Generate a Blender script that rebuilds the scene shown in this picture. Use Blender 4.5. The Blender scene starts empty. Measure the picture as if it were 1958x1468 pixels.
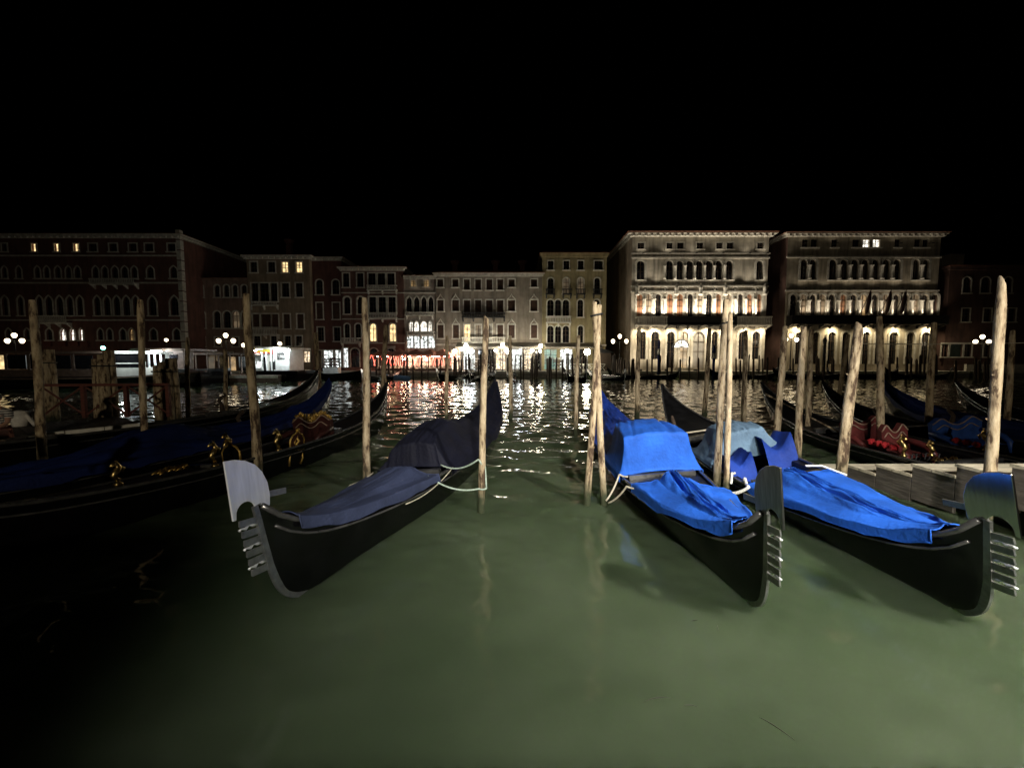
import bpy, math, random
import numpy as np
from mathutils import Vector, Matrix, Euler, noise as mnoise

random.seed(7)
RNG = np.random.default_rng(11)
sc = bpy.context.scene
COL = sc.collection
PI = math.pi

# ------------------------------------------------------------------ camera
F, CX, CY, CAMH = 735.0, 979.0, 734.0, 2.5
TILT = math.atan((734 - 687) / F)
cam_d = bpy.data.cameras.new('camera')
cam_d.sensor_width = 36.0
cam_d.lens = 36.0 * F / 1958.0
cam_d.clip_start = 0.05
cam_d.clip_end = 2000
cam = bpy.data.objects.new('camera', cam_d)
COL.objects.link(cam)
cam.location = (0, 0, CAMH)
cam.rotation_euler = (PI / 2 - TILT, 0, 0)
sc.camera = cam

# ------------------------------------------------------------------ sky (night), exposure
w = bpy.data.worlds.new('World')
sc.world = w
w.use_nodes = True
nt = w.node_tree
sky = nt.nodes.new('ShaderNodeTexSky')
sky.sky_type = 'NISHITA'
sky.sun_disc = False
sky.sun_elevation = math.radians(-6)
sky.sun_rotation = math.radians(140)
bg = nt.nodes['Background']
nt.links.new(sky.outputs['Color'], bg.inputs['Color'])
bg.inputs['Strength'].default_value = 0.02
sc.view_settings.view_transform = 'Standard'
sc.view_settings.look = 'None'
sc.view_settings.gamma = 1
sc.view_settings.use_curve_mapping = False
sc.view_settings.exposure = 0
sc.cycles.use_denoising = True
sc.cycles.max_bounces = 6
sc.cycles.diffuse_bounces = 2
sc.cycles.glossy_bounces = 4
sc.cycles.transmission_bounces = 4
sc.cycles.caustics_reflective = False
sc.cycles.caustics_refractive = False
sc.cycles.sample_clamp_indirect = 6

# ------------------------------------------------------------------ photo pixel -> direction -> point
FW = Vector((0, math.cos(TILT), -math.sin(TILT)))
UP = Vector((0, math.sin(TILT), math.cos(TILT)))
def ray(u, v):
    return FW + Vector((1, 0, 0)) * ((u - CX) / F) + UP * ((CY - v) / F)
def at_y(u, v, Y):
    d = ray(u, v); t = Y / d.y
    return Vector((d.x * t, Y, CAMH + d.z * t))
def at_z(u, v, z=0.0):
    d = ray(u, v); t = (z - CAMH) / d.z
    return Vector((d.x * t, d.y * t, z))

# ------------------------------------------------------------------ materials
MATS = {}
def mat(name, base, rough=0.7, metal=0.0, vary=0.35, scale=4.0, bump=0.0, bscale=None, stretch=(1, 1, 1),
        coat=0.0, second=None, emit=None, estr=0.0, coord='Object', detail=5.0, spec=0.5):
    m = bpy.data.materials.new(name); m.use_nodes = True
    n, l = m.node_tree.nodes, m.node_tree.links
    p = n['Principled BSDF']
    p.inputs['Roughness'].default_value = rough
    p.inputs['Metallic'].default_value = metal
    p.inputs['Coat Weight'].default_value = coat
    p.inputs['Coat Roughness'].default_value = 0.08
    p.inputs['Specular IOR Level'].default_value = spec
    tc = n.new('ShaderNodeTexCoord'); mp = n.new('ShaderNodeMapping')
    mp.inputs['Scale'].default_value = stretch
    l.new(tc.outputs[coord], mp.inputs['Vector'])
    nz = n.new('ShaderNodeTexNoise')
    nz.inputs['Scale'].default_value = scale; nz.inputs['Detail'].default_value = detail
    nz.inputs['Roughness'].default_value = 0.62
    l.new(mp.outputs['Vector'], nz.inputs['Vector'])
    mr = n.new('ShaderNodeMapRange')
    mr.inputs['From Min'].default_value = 0.33; mr.inputs['From Max'].default_value = 0.67
    l.new(nz.outputs['Fac'], mr.inputs['Value'])
    mx = n.new('ShaderNodeMix'); mx.data_type = 'RGBA'
    a = tuple(c * (1 - vary) for c in base); b = tuple(min(1, c * (1 + vary)) for c in base)
    if second: a, b = base, second
    mx.inputs['A'].default_value = (*a, 1); mx.inputs['B'].default_value = (*b, 1)
    l.new(mr.outputs['Result'], mx.inputs['Factor'])
    l.new(mx.outputs['Result'], p.inputs['Base Color'])
    if bump:
        nb = n.new('ShaderNodeTexNoise'); nb.inputs['Scale'].default_value = bscale or scale * 3
        nb.inputs['Detail'].default_value = 4
        l.new(mp.outputs['Vector'], nb.inputs['Vector'])
        bp = n.new('ShaderNodeBump'); bp.inputs['Strength'].default_value = bump
        bp.inputs['Distance'].default_value = 0.03
        l.new(nb.outputs['Fac'], bp.inputs['Height']); l.new(bp.outputs['Normal'], p.inputs['Normal'])
    if emit:
        p.inputs['Emission Color'].default_value = (*emit, 1)
        p.inputs['Emission Strength'].default_value = estr
    MATS[name] = m
    return m

def lit(name, col, strength, contrast=0.0, scale=1.2):
    """lit window / lamp: emission with the uneven brightness of a furnished room behind glass"""
    m = bpy.data.materials.new(name); m.use_nodes = True
    n, l = m.node_tree.nodes, m.node_tree.links
    p = n['Principled BSDF']; p.inputs['Base Color'].default_value = (0.3, 0.3, 0.3, 1)
    p.inputs['Emission Color'].default_value = (*col, 1)
    p.inputs['Emission Strength'].default_value = strength
    if contrast:
        tc = n.new('ShaderNodeTexCoord'); nz = n.new('ShaderNodeTexNoise')
        nz.inputs['Scale'].default_value = scale; nz.inputs['Detail'].default_value = 3
        l.new(tc.outputs['Object'], nz.inputs['Vector'])
        mr = n.new('ShaderNodeMapRange')
        mr.inputs['From Min'].default_value = 0.35; mr.inputs['From Max'].default_value = 0.65
        mr.inputs['To Min'].default_value = strength * (1 - contrast); mr.inputs['To Max'].default_value = strength
        l.new(nz.outputs['Fac'], mr.inputs['Value']); l.new(mr.outputs['Result'], p.inputs['Emission Strength'])
    MATS[name] = m
    return m

# plaster / stone walls
def wallmat(name, base, stain=0.55):
    m = mat(name, base, rough=0.9, vary=0.3, scale=0.55, bump=0.25, bscale=5, detail=8)
    n, l = m.node_tree.nodes, m.node_tree.links
    p = n['Principled BSDF']; src = p.inputs['Base Color'].links[0].from_socket
    tc = n.new('ShaderNodeTexCoord'); mp = n.new('ShaderNodeMapping'); mp.inputs['Scale'].default_value = (1.3, 1.3, 0.16)
    l.new(tc.outputs['Object'], mp.inputs['Vector'])
    nz = n.new('ShaderNodeTexNoise'); nz.inputs['Scale'].default_value = 1.4; nz.inputs['Detail'].default_value = 7
    l.new(mp.outputs['Vector'], nz.inputs['Vector'])
    mr = n.new('ShaderNodeMapRange'); mr.inputs['From Min'].default_value = 0.45; mr.inputs['From Max'].default_value = 0.7
    mr.inputs['To Max'].default_value = stain
    l.new(nz.outputs['Fac'], mr.inputs['Value'])
    mx = n.new('ShaderNodeMix'); mx.data_type = 'RGBA'
    mx.inputs['B'].default_value = (*(c * 0.35 for c in base), 1)
    l.new(mr.outputs['Result'], mx.inputs['Factor']); l.new(src, mx.inputs['A']); l.new(mx.outputs['Result'], p.inputs['Base Color'])
    return m

wallmat('brick_red', (0.15, 0.07, 0.055)); wallmat('dusty_pink', (0.27, 0.18, 0.145)); wallmat('ochre_grey', (0.27, 0.205, 0.145))
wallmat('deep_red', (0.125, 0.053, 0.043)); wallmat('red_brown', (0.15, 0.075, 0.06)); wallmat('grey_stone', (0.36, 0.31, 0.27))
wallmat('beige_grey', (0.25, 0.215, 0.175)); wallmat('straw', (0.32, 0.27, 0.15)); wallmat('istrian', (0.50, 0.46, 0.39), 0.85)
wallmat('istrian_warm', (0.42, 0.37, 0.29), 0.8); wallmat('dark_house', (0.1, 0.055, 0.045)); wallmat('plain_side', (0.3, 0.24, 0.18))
mat('white_stone', (0.55, 0.525, 0.47), rough=0.8, vary=0.25, scale=2, bump=0.1)
mat('roof_tile', (0.2, 0.08, 0.05), rough=0.9, scale=3, bump=0.5)
mat('dark_glass', (0.012, 0.012, 0.014), rough=0.12, vary=0.5, scale=1.0)
mat('shutter_brown', (0.07, 0.035, 0.022), rough=0.7, scale=3)
mat('shutter_green', (0.02, 0.035, 0.03), rough=0.7, scale=3)
mat('curtain', (0.4, 0.33, 0.26), rough=0.9, scale=2, stretch=(8, 8, .4))
mat('curtain_red', (0.33, 0.16, 0.09), rough=0.9, scale=2, stretch=(8, 8, .4))
lit('room_warm', (1.0, 0.72, 0.34), 2.2, 0.75)
lit('room_amber', (1.0, 0.62, 0.26), 0.5, 0.8)
lit('room_white', (1.0, 0.93, 0.8), 2.6, 0.8, 2.0)
lit('room_dim', (1.0, 0.7, 0.4), 0.12, 0.8)
lit('shop_white', (0.93, 1.0, 0.97), 2.5, 0.96, 3.2)
lit('stop_white', (0.9, 1.0, 0.98), 5.0, 0.7, 1.5)
lit('shop_warm', (1.0, 0.78, 0.52), 2.1, 0.96, 3.2)
lit('shop_teal', (0.2, 0.8, 0.7), 0.45, 0.9, 2.5)
lit('lantern_glow', (1.0, 0.82, 0.55), 6)
lit('cafe_glow', (1.0, 0.9, 0.68), 95)
lit('cool_glow', (0.85, 0.93, 1.0), 85)
lit('bulb_glow', (1.0, 0.72, 0.5), 70)
lit('red_tube', (1.0, 0.14, 0.09), 3.0)
lit('green_nav', (0.2, 1.0, 0.7), 18)
lit('flood_lens', (1.0, 0.82, 0.5), 6)
mat('iron', (0.015, 0.015, 0.016), rough=0.5, scale=12, bump=0.2)
mat('wood_dark', (0.05, 0.033, 0.022), rough=0.75, scale=3, stretch=(1, 6, 6), bump=0.3)
mat('wood_red', (0.13, 0.04, 0.03), rough=0.7, scale=3, stretch=(1, 6, 6), bump=0.3)
mat('tread_wood', (0.62, 0.56, 0.43), rough=0.75, scale=1.6, stretch=(1, 7, 7), vary=0.3, bump=0.35)
mat('stringer_wood', (0.13, 0.115, 0.1), rough=0.8, scale=2, stretch=(5, 1, 6), bump=0.3)
mat('white_paint', (0.72, 0.7, 0.64), rough=0.5, vary=0.2, scale=3, bump=0.1)
mat('cabin_white', (0.75, 0.77, 0.74), rough=0.4, vary=0.12, scale=2)
mat('cabin_brown', (0.16, 0.11, 0.085), rough=0.6, scale=3)
mat('rust_red', (0.28, 0.05, 0.04), rough=0.6, scale=3)
mat('quay_stone', (0.24, 0.22, 0.19), rough=0.85, scale=1.2, bump=0.5, bscale=7)
mat('lacquer', (0.0035, 0.0035, 0.004), rough=0.13, vary=0.4, scale=3, spec=0.42, bump=0.04, bscale=5)
mat('lacquer_trim', (0.05, 0.05, 0.05), rough=0.24, vary=0.4, scale=6, coat=0.5, spec=0.8)
mat('deck_black', (0.009, 0.009, 0.01), rough=0.4, vary=0.5, scale=5, bump=0.15, spec=0.25)
mat('blue_hull', (0.25, 0.45, 0.85), rough=0.35, scale=4)
mat('steel', (0.8, 0.82, 0.86), rough=0.3, metal=0.45, vary=0.12, scale=3, stretch=(6, 6, 0.6), bump=0.04, bscale=6)
mat('steel_shaded', (0.3, 0.31, 0.3), rough=0.33, metal=1.0, vary=0.3, scale=5, stretch=(6, 6, 0.6), bump=0.05, bscale=6)  # darker copy of the steel, shade put into the right centre prow's colour
mat('steel_mirror', (0.55, 0.56, 0.58), rough=0.16, metal=1.0, vary=0.2, scale=5, stretch=(6, 6, 0.6), bump=0.03, bscale=6)
mat('steel_dull', (0.3, 0.305, 0.3), rough=0.35, metal=0.8, vary=0.3, scale=9, bump=0.08)
mat('brass', (0.55, 0.4, 0.16), rough=0.3, metal=1.0, vary=0.3, scale=20)
mat('gilt', (0.55, 0.36, 0.1), rough=0.4, metal=0.85, vary=0.35, scale=18, bump=0.3)
mat('oxblood', (0.12, 0.025, 0.024), rough=0.4, vary=0.3, scale=6, bump=0.15)
mat('oxblood_dark', (0.04, 0.012, 0.010), rough=0.4, vary=0.3, scale=6, bump=0.15)
mat('seat_blue', (0.022, 0.07, 0.3), rough=0.5, vary=0.25, scale=6)
mat('cream_piping', (0.3, 0.22, 0.16), rough=0.6)
mat('pompon_red', (0.42, 0.015, 0.022), rough=0.85, scale=30, bump=0.8, bscale=60)
def canvas(name, base):
    return mat(name, base, rough=0.72, vary=0.32, scale=1.6, detail=9, bump=0.35, bscale=22, spec=0.25)
canvas('canvas_blue', (0.016, 0.108, 0.55)); canvas('canvas_blue_deep', (0.012, 0.045, 0.3))
canvas('canvas_navy', (0.038, 0.050, 0.105)); canvas('canvas_night', (0.006, 0.007, 0.018))
canvas('canvas_grey', (0.12, 0.2, 0.3))
canvas('canvas_marine', (0.005, 0.015, 0.095))
mat('rope_pale', (0.55, 0.5, 0.4), rough=0.9, scale=40, bump=0.6, bscale=60)
mat('rope_green', (0.42, 0.52, 0.45), rough=0.9, scale=40, bump=0.6, bscale=60)
mat('rope_white', (0.75, 0.75, 0.72), rough=0.8, scale=40, bump=0.5, bscale=60)
mat('umbrella_red', (0.5, 0.2, 0.15), rough=0.8, scale=2)
mat('umbrella_white', (0.2, 0.18, 0.15), rough=0.8, scale=2)
mat('leaf', (0.05, 0.09, 0.03), rough=0.6, vary=0.5, scale=20)
mat('weed', (0.03, 0.035, 0.018), rough=0.5)
mat('skin', (0.42, 0.24, 0.17), rough=0.55, vary=0.1)
mat('hair', (0.02, 0.014, 0.01), rough=0.6)
mat('shorts', (0.3, 0.13, 0.1), rough=0.85)
mat('cloth_white', (0.7, 0.67, 0.62), rough=0.8)
mat('sign_red', (0.5, 0.03, 0.02), rough=0.5, emit=(1, .05, .03), estr=0.25)
mat('sign_yellow', (0.8, 0.7, 0.1), rough=0.5, emit=(1, .85, .1), estr=0.5)
mat('sign_pale', (0.6, 0.55, 0.5), rough=0.6)

def stripes():
    m = bpy.data.materials.new('striped_jersey'); m.use_nodes = True
    n, l = m.node_tree.nodes, m.node_tree.links; p = n['Principled BSDF']
    p.inputs['Roughness'].default_value = 0.9
    tc = n.new('ShaderNodeTexCoord'); wv = n.new('ShaderNodeTexWave'); wv.bands_direction = 'Z'
    wv.inputs['Scale'].default_value = 6.2
    l.new(tc.outputs['Object'], wv.inputs['Vector'])
    r = n.new('ShaderNodeValToRGB'); r.color_ramp.elements[0].position = 0.48; r.color_ramp.elements[1].position = 0.52
    r.color_ramp.elements[0].color = (0.012, 0.012, 0.02, 1); r.color_ramp.elements[1].color = (0.6, 0.58, 0.55, 1)
    l.new(wv.outputs['Fac'], r.inputs['Fac']); l.new(r.outputs['Color'], p.inputs['Base Color'])
    MATS['striped_jersey'] = m
stripes()

def polewood():
    m = bpy.data.materials.new('pole_wood'); m.use_nodes = True
    n, l = m.node_tree.nodes, m.node_tree.links; p = n['Principled BSDF']
    p.inputs['Roughness'].default_value = 0.85
    tc = n.new('ShaderNodeTexCoord'); mp = n.new('ShaderNodeMapping'); mp.inputs['Scale'].default_value = (8.5, 8.5, 2.4)
    oi = n.new('ShaderNodeObjectInfo')
    l.new(tc.outputs['Object'], mp.inputs['Vector'])
    ad = n.new('ShaderNodeVectorMath'); ad.operation = 'ADD'
    l.new(mp.outputs['Vector'], ad.inputs[0])
    mul = n.new('ShaderNodeMath'); mul.operation = 'MULTIPLY'; mul.inputs[1].default_value = 50
    l.new(oi.outputs['Random'], mul.inputs[0]); l.new(mul.outputs[0], ad.inputs[1])
    nz = n.new('ShaderNodeTexNoise'); nz.inputs['Scale'].default_value = 1.0; nz.inputs['Detail'].default_value = 9
    nz.inputs['Roughness'].default_value = 0.7
    l.new(ad.outputs[0], nz.inputs['Vector'])
    r = n.new('ShaderNodeValToRGB'); e = r.color_ramp.elements
    e[0].position = 0.41; e[0].color = (0.07, 0.042, 0.024, 1); e[1].position = 0.60; e[1].color = (0.56, 0.46, 0.31, 1)
    k = e.new(0.48); k.color = (0.38, 0.29, 0.18, 1)
    l.new(nz.outputs['Fac'], r.inputs['Fac'])
    # knots and bark flakes
    vo = n.new('ShaderNodeTexVoronoi'); vo.inputs['Scale'].default_value = 0.8
    l.new(ad.outputs[0], vo.inputs['Vector'])
    kr = n.new('ShaderNodeMapRange'); kr.inputs['From Min'].default_value = 0.10; kr.inputs['From Max'].default_value = 0.28
    kr.inputs['To Min'].default_value = 0.8; kr.inputs['To Max'].default_value = 0.0
    l.new(vo.outputs['Distance'], kr.inputs['Value'])
    mk = n.new('ShaderNodeMix'); mk.data_type = 'RGBA'; mk.inputs['B'].default_value = (0.07, 0.04, 0.022, 1)
    l.new(kr.outputs['Result'], mk.inputs['Factor']); l.new(r.outputs['Color'], mk.inputs['A'])
    # algae and wet wood in the tidal zone (world height)
    ge = n.new('ShaderNodeNewGeometry'); sp = n.new('ShaderNodeSeparateXYZ'); l.new(ge.outputs['Position'], sp.inputs[0])
    n2 = n.new('ShaderNodeTexNoise'); n2.inputs['Scale'].default_value = 5; l.new(ge.outputs['Position'], n2.inputs['Vector'])
    sb = n.new('ShaderNodeMath'); sb.operation = 'MULTIPLY_ADD'; sb.inputs[1].default_value = -0.5
    l.new(n2.outputs['Fac'], sb.inputs[0]); l.new(sp.outputs['Z'], sb.inputs[2])
    ar = n.new('ShaderNodeMapRange'); ar.inputs['From Min'].default_value = -0.08; ar.inputs['From Max'].default_value = 0.36
    ar.inputs['To Min'].default_value = 1; ar.inputs['To Max'].default_value = 0
    l.new(sb.outputs[0], ar.inputs['Value'])
    ma = n.new('ShaderNodeMix'); ma.data_type = 'RGBA'; ma.inputs['B'].default_value = (0.028, 0.036, 0.014, 1)
    l.new(ar.outputs['Result'], ma.inputs['Factor']); l.new(mk.outputs['Result'], ma.inputs['A'])
    l.new(ma.outputs['Result'], p.inputs['Base Color'])
    bp = n.new('ShaderNodeBump'); bp.inputs['Strength'].default_value = 1.0; bp.inputs['Distance'].default_value = 0.03
    l.new(nz.outputs['Fac'], bp.inputs['Height']); l.new(bp.outputs['Normal'], p.inputs['Normal'])
    MATS['pole_wood'] = m
polewood()

def watermat():
    m = bpy.data.materials.new('canal_water'); m.use_nodes = True
    n, l = m.node_tree.nodes, m.node_tree.links; p = n['Principled BSDF']
    p.inputs['IOR'].default_value = 1.333; p.inputs['Roughness'].default_value = 0.05
    p.inputs['Subsurface Weight'].default_value = 1.0; p.inputs['Subsurface Radius'].default_value = (0.75, 0.9, 0.55); p.inputs['Subsurface Scale'].default_value = 1.0
    tc = n.new('ShaderNodeTexCoord')
    nz = n.new('ShaderNodeTexNoise'); nz.inputs['Scale'].default_value = 0.35; nz.inputs['Detail'].default_value = 4
    l.new(tc.outputs['Object'], nz.inputs['Vector'])
    mx = n.new('ShaderNodeMix'); mx.data_type = 'RGBA'
    mx.inputs['A'].default_value = (0.044, 0.065, 0.034, 1); mx.inputs['B'].default_value = (0.076, 0.100, 0.061, 1)
    mr = n.new('ShaderNodeMapRange'); mr.inputs['From Min'].default_value = 0.35; mr.inputs['From Max'].default_value = 0.65
    l.new(nz.outputs['Fac'], mr.inputs['Value']); l.new(mr.outputs['Result'], mx.inputs['Factor'])
    l.new(mx.outputs['Result'], p.inputs['Base Color'])
    n1 = n.new('ShaderNodeTexNoise'); n1.inputs['Scale'].default_value = 2.6; n1.inputs['Detail'].default_value = 3
    l.new(tc.outputs['Object'], n1.inputs['Vector'])
    bp = n.new('ShaderNodeBump'); bp.inputs['Strength'].default_value = 0.22; bp.inputs['Distance'].default_value = 0.03
    l.new(n1.outputs['Fac'], bp.inputs['Height']); l.new(bp.outputs['Normal'], p.inputs['Normal'])
    MATS['canal_water'] = m
watermat()

# ------------------------------------------------------------------ mesh helpers
class MB:
    def __init__(s): s.v = []; s.f = []; s.m = []; s.cur = 0
    def add(s, vs, fs):
        o = len(s.v); s.v.extend([tuple(v) for v in vs])
        for f in fs: s.f.append([i + o for i in f]); s.m.append(s.cur)
        return s
    def box(s, a, b):
        x0, y0, z0 = a; x1, y1, z1 = b
        return s.add([(x0,y0,z0),(x1,y0,z0),(x1,y1,z0),(x0,y1,z0),(x0,y0,z1),(x1,y0,z1),(x1,y1,z1),(x0,y1,z1)],
                     [(0,3,2,1),(4,5,6,7),(0,1,5,4),(1,2,6,5),(2,3,7,6),(3,0,4,7)])
    def bar(s, p, q, r, n=6, r2=None):
        return s.tube([p, q], [r, r if r2 is None else r2], n)
    def tube(s, pts, rad, n=8, cap=True):
        pts = [Vector(p) for p in pts]
        if not hasattr(rad, '__len__'): rad = [rad] * len(pts)
        rings = []; prev = None
        for i, p in enumerate(pts):
            t = (pts[min(i + 1, len(pts) - 1)] - pts[max(i - 1, 0)])
            t = t.normalized() if t.length > 1e-9 else Vector((0, 0, 1))
            if prev is None:
                a = Vector((0, 0, 1)) if abs(t.z) < 0.9 else Vector((1, 0, 0))
                x = t.cross(a).normalized()
            else:
                x = (prev - t * prev.dot(t)).normalized()
            prev = x; y = t.cross(x)
            rings.append([p + (x * math.cos(2*PI*k/n) + y * math.sin(2*PI*k/n)) * rad[i] for k in range(n)])
        vs = [v for r in rings for v in r]; fs = []
        for i in range(len(pts) - 1):
            for k in range(n):
                fs.append((i*n+k, i*n+(k+1) % n, (i+1)*n+(k+1) % n, (i+1)*n+k))
        if cap:
            fs.append(tuple(range(n))[::-1]); fs.append(tuple((len(pts)-1)*n + k for k in range(n)))
        return s.add(vs, fs)
    def lathe(s, prof, c=(0, 0, 0), n=12):
        vs = []; fs = []
        for r, z in prof:
            for k in range(n): vs.append((c[0] + r*math.cos(2*PI*k/n), c[1] + r*math.sin(2*PI*k/n), c[2] + z))
        for i in range(len(prof) - 1):
            for k in range(n): fs.append((i*n+k, i*n+(k+1) % n, (i+1)*n+(k+1) % n, (i+1)*n+k))
        fs.append(tuple(range(n))[::-1]); fs.append(tuple((len(prof)-1)*n + k for k in range(n)))
        return s.add(vs, fs)
    def ball(s, c, r, n=10, m=6, sz=1.0):
        return s.lathe([(max(r*math.sin(PI*i/m), 1e-4), -r*sz*math.cos(PI*i/m)) for i in range(m + 1)], c, n)
    def prism(s, poly, y0, y1, axis='y'):
        """outline (a, z) extruded along y (axis 'y') or (a, b) extruded along x"""
        n = len(poly)
        if axis == 'y': vs = [(a, y0, b) for a, b in poly] + [(a, y1, b) for a, b in poly]
        elif axis == 'x': vs = [(y0, a, b) for a, b in poly] + [(y1, a, b) for a, b in poly]
        else: vs = [(a, b, y0) for a, b in poly] + [(a, b, y1) for a, b in poly]
        fs = [tuple(range(n)), tuple(range(2*n - 1, n - 1, -1))]
        for i in range(n): j = (i + 1) % n; fs.append((i, i + n, j + n, j))
        return s.add(vs, fs)
    def grid(s, P, closed=False):
        r, c = len(P), len(P[0]); vs = [p for row in P for p in row]; fs = []
        for i in range(r - 1):
            for j in range(c - (0 if closed else 1)):
                k = (j + 1) % c
                fs.append((i*c+j, i*c+k, (i+1)*c+k, (i+1)*c+j))
        return s.add(vs, fs)
    def mesh(s, name, mats, smooth=False):
        me = bpy.data.meshes.new(name); me.from_pydata(s.v, [], s.f)
        for m in (mats if isinstance(mats, (list, tuple)) else [mats]): me.materials.append(MATS[m])
        if any(s.m): me.polygons.foreach_set('material_index', s.m)
        if smooth: me.polygons.foreach_set('use_smooth', [True] * len(me.polygons))
        me.update()
        return me
    def build(s, name, mats, parent=None, smooth=False, loc=None, rotz=None):
        o = bpy.data.objects.new(name, s.mesh(name, mats, smooth)); COL.objects.link(o)
        if parent: o.parent = parent
        if loc is not None: o.location = loc
        if rotz is not None: o.rotation_euler = (0, 0, rotz)
        return o

def tag(o, label, cat, group=None):
    o['label'] = label; o['category'] = cat
    if group: o['group'] = group
    return o
def thing(name, label, cat, loc=(0, 0, 0), rotz=0.0, group=None):
    o = bpy.data.objects.new(name, None); COL.objects.link(o); o.empty_display_size = 0.2
    o.location = loc; o.rotation_euler = (0, 0, rotz)
    return tag(o, label, cat, group)
def struct(o): o['kind'] = 'structure'; return o
def copy_tree(o, parent=None):
    c = o.copy(); COL.objects.link(c); c.parent = parent
    for ch in o.children: copy_tree(ch, c)
    return c
def light(name, kind, loc, energy, color, parent=None, radius=0.1, target=None, angle=None, blend=0.6):
    d = bpy.data.lights.new(name, kind); d.energy = energy; d.color = color
    if kind != 'SUN': d.shadow_soft_size = radius
    if kind == 'SPOT': d.spot_size = math.radians(angle); d.spot_blend = blend
    o = bpy.data.objects.new(name, d); COL.objects.link(o); o.location = loc
    if target is not None: o.rotation_euler = (Vector(target) - Vector(loc)).to_track_quat('-Z', 'Y').to_euler()
    if parent: o.parent = parent
    return o
def wob(i): return math.sin(i * 12.9898) * 0.5 + math.sin(i * 4.1 + 1.7) * 0.5

# ------------------------------------------------------------------ water
QY, QZ = 54.0, 0.8           # far quay edge and level
def make_water():
    ys = [-4.0]
    while ys[-1] < QY + 1.0: ys.append(ys[-1] + max(0.055, 0.0058 * ys[-1]))
    ys = np.array(ys)
    us = np.linspace(-1.62, 1.62, 620)
    Y = np.repeat(ys[:, None], len(us), 1)
    X = us[None, :] * (np.maximum(Y, 0) + 2.5)
    Zs = np.zeros_like(X)
    for k in range(72):
        lam = 0.2 * (10.0 ** RNG.random()); a = RNG.normal(PI / 2, 0.75); ph = RNG.random() * 2 * PI
        if lam < 0.9:
            fade = np.clip((58 * lam + 8 - Y) / 10, 0, 1)
        else: fade = 1.0
        kx, ky = math.cos(a) * 2 * PI / lam, math.sin(a) * 2 * PI / lam
        Zs += 0.0027 * lam ** 0.78 * np.sin(kx * X + ky * Y + ph) * fade
    mask = 0.42 + 0.58 * np.clip((Y - 4.5) / 5.0, 0, 1) ** 1.2
    Zs *= mask
    V = np.stack([X, Y, Zs], -1).reshape(-1, 3)
    R, C = X.shape
    idx = np.arange(R * C).reshape(R, C)
    Q = np.stack([idx[:-1, :-1], idx[:-1, 1:], idx[1:, 1:], idx[1:, :-1]], -1).reshape(-1, 4)
    me = bpy.data.meshes.new('canal_water')
    me.vertices.add(len(V)); me.vertices.foreach_set('co', V.astype(np.float32).ravel())
    me.loops.add(Q.size); me.loops.foreach_set('vertex_index', Q.astype(np.int32).ravel())
    me.polygons.add(len(Q)); me.polygons.foreach_set('loop_start', np.arange(0, Q.size, 4, dtype=np.int32))
    me.polygons.foreach_set('loop_total', np.full(len(Q), 4, dtype=np.int32))
    me.polygons.foreach_set('use_smooth', np.ones(len(Q), dtype=bool))
    me.update(calc_edges=True); me.materials.append(MATS['canal_water'])
    o = bpy.data.objects.new('canal_water', me); COL.objects.link(o); struct(o)
    b = MB().box((-400, -60, -3.2), (400, 400, -3.0)); struct(b.build('canal_bed', 'quay_stone'))
make_water()

# far quay
mb = MB()
mb.box((-140, QY, -3), (160, QY + 130, QZ)); struct(mb.build('far_quay', 'quay_stone'))
mb = MB()
for i in range(150):      # edge stones
    x = -90 + i * 1.4
    mb.box((x, QY - 0.12, QZ - 0.22), (x + 1.36, QY + 0.5, QZ + 0.06))
struct(mb.build('quay_edge', 'white_stone'))

# ------------------------------------------------------------------ buildings
def opening(kind, x0, x1, z0, z1, n=6):
    """outline of an opening, from bottom left over the top to bottom right"""
    w2 = (x1 - x0) / 2; xm = (x0 + x1) / 2
    if kind == 'flat': return [(x0, z0), (x0, z1), (x1, z1), (x1, z0)]
    if kind == 'round':
        zs = z1 - w2
        return [(x0, z0)] + [(xm - w2*math.cos(PI*i/(2*n)), zs + w2*math.sin(PI*i/(2*n))) for i in range(2*n + 1)] + [(x1, z0)]
    h = min(w2 * 2.0, (z1 - z0) * 0.4); zs = z1 - h     # pointed
    a = [(x0 + w2*(i/n)**1.9, zs + h*(i/n)**0.8) for i in range(n + 1)]
    return [(x0, z0)] + a + [(2*xm - x, z) for x, z in a[:-1][::-1]] + [(x1, z0)]

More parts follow.
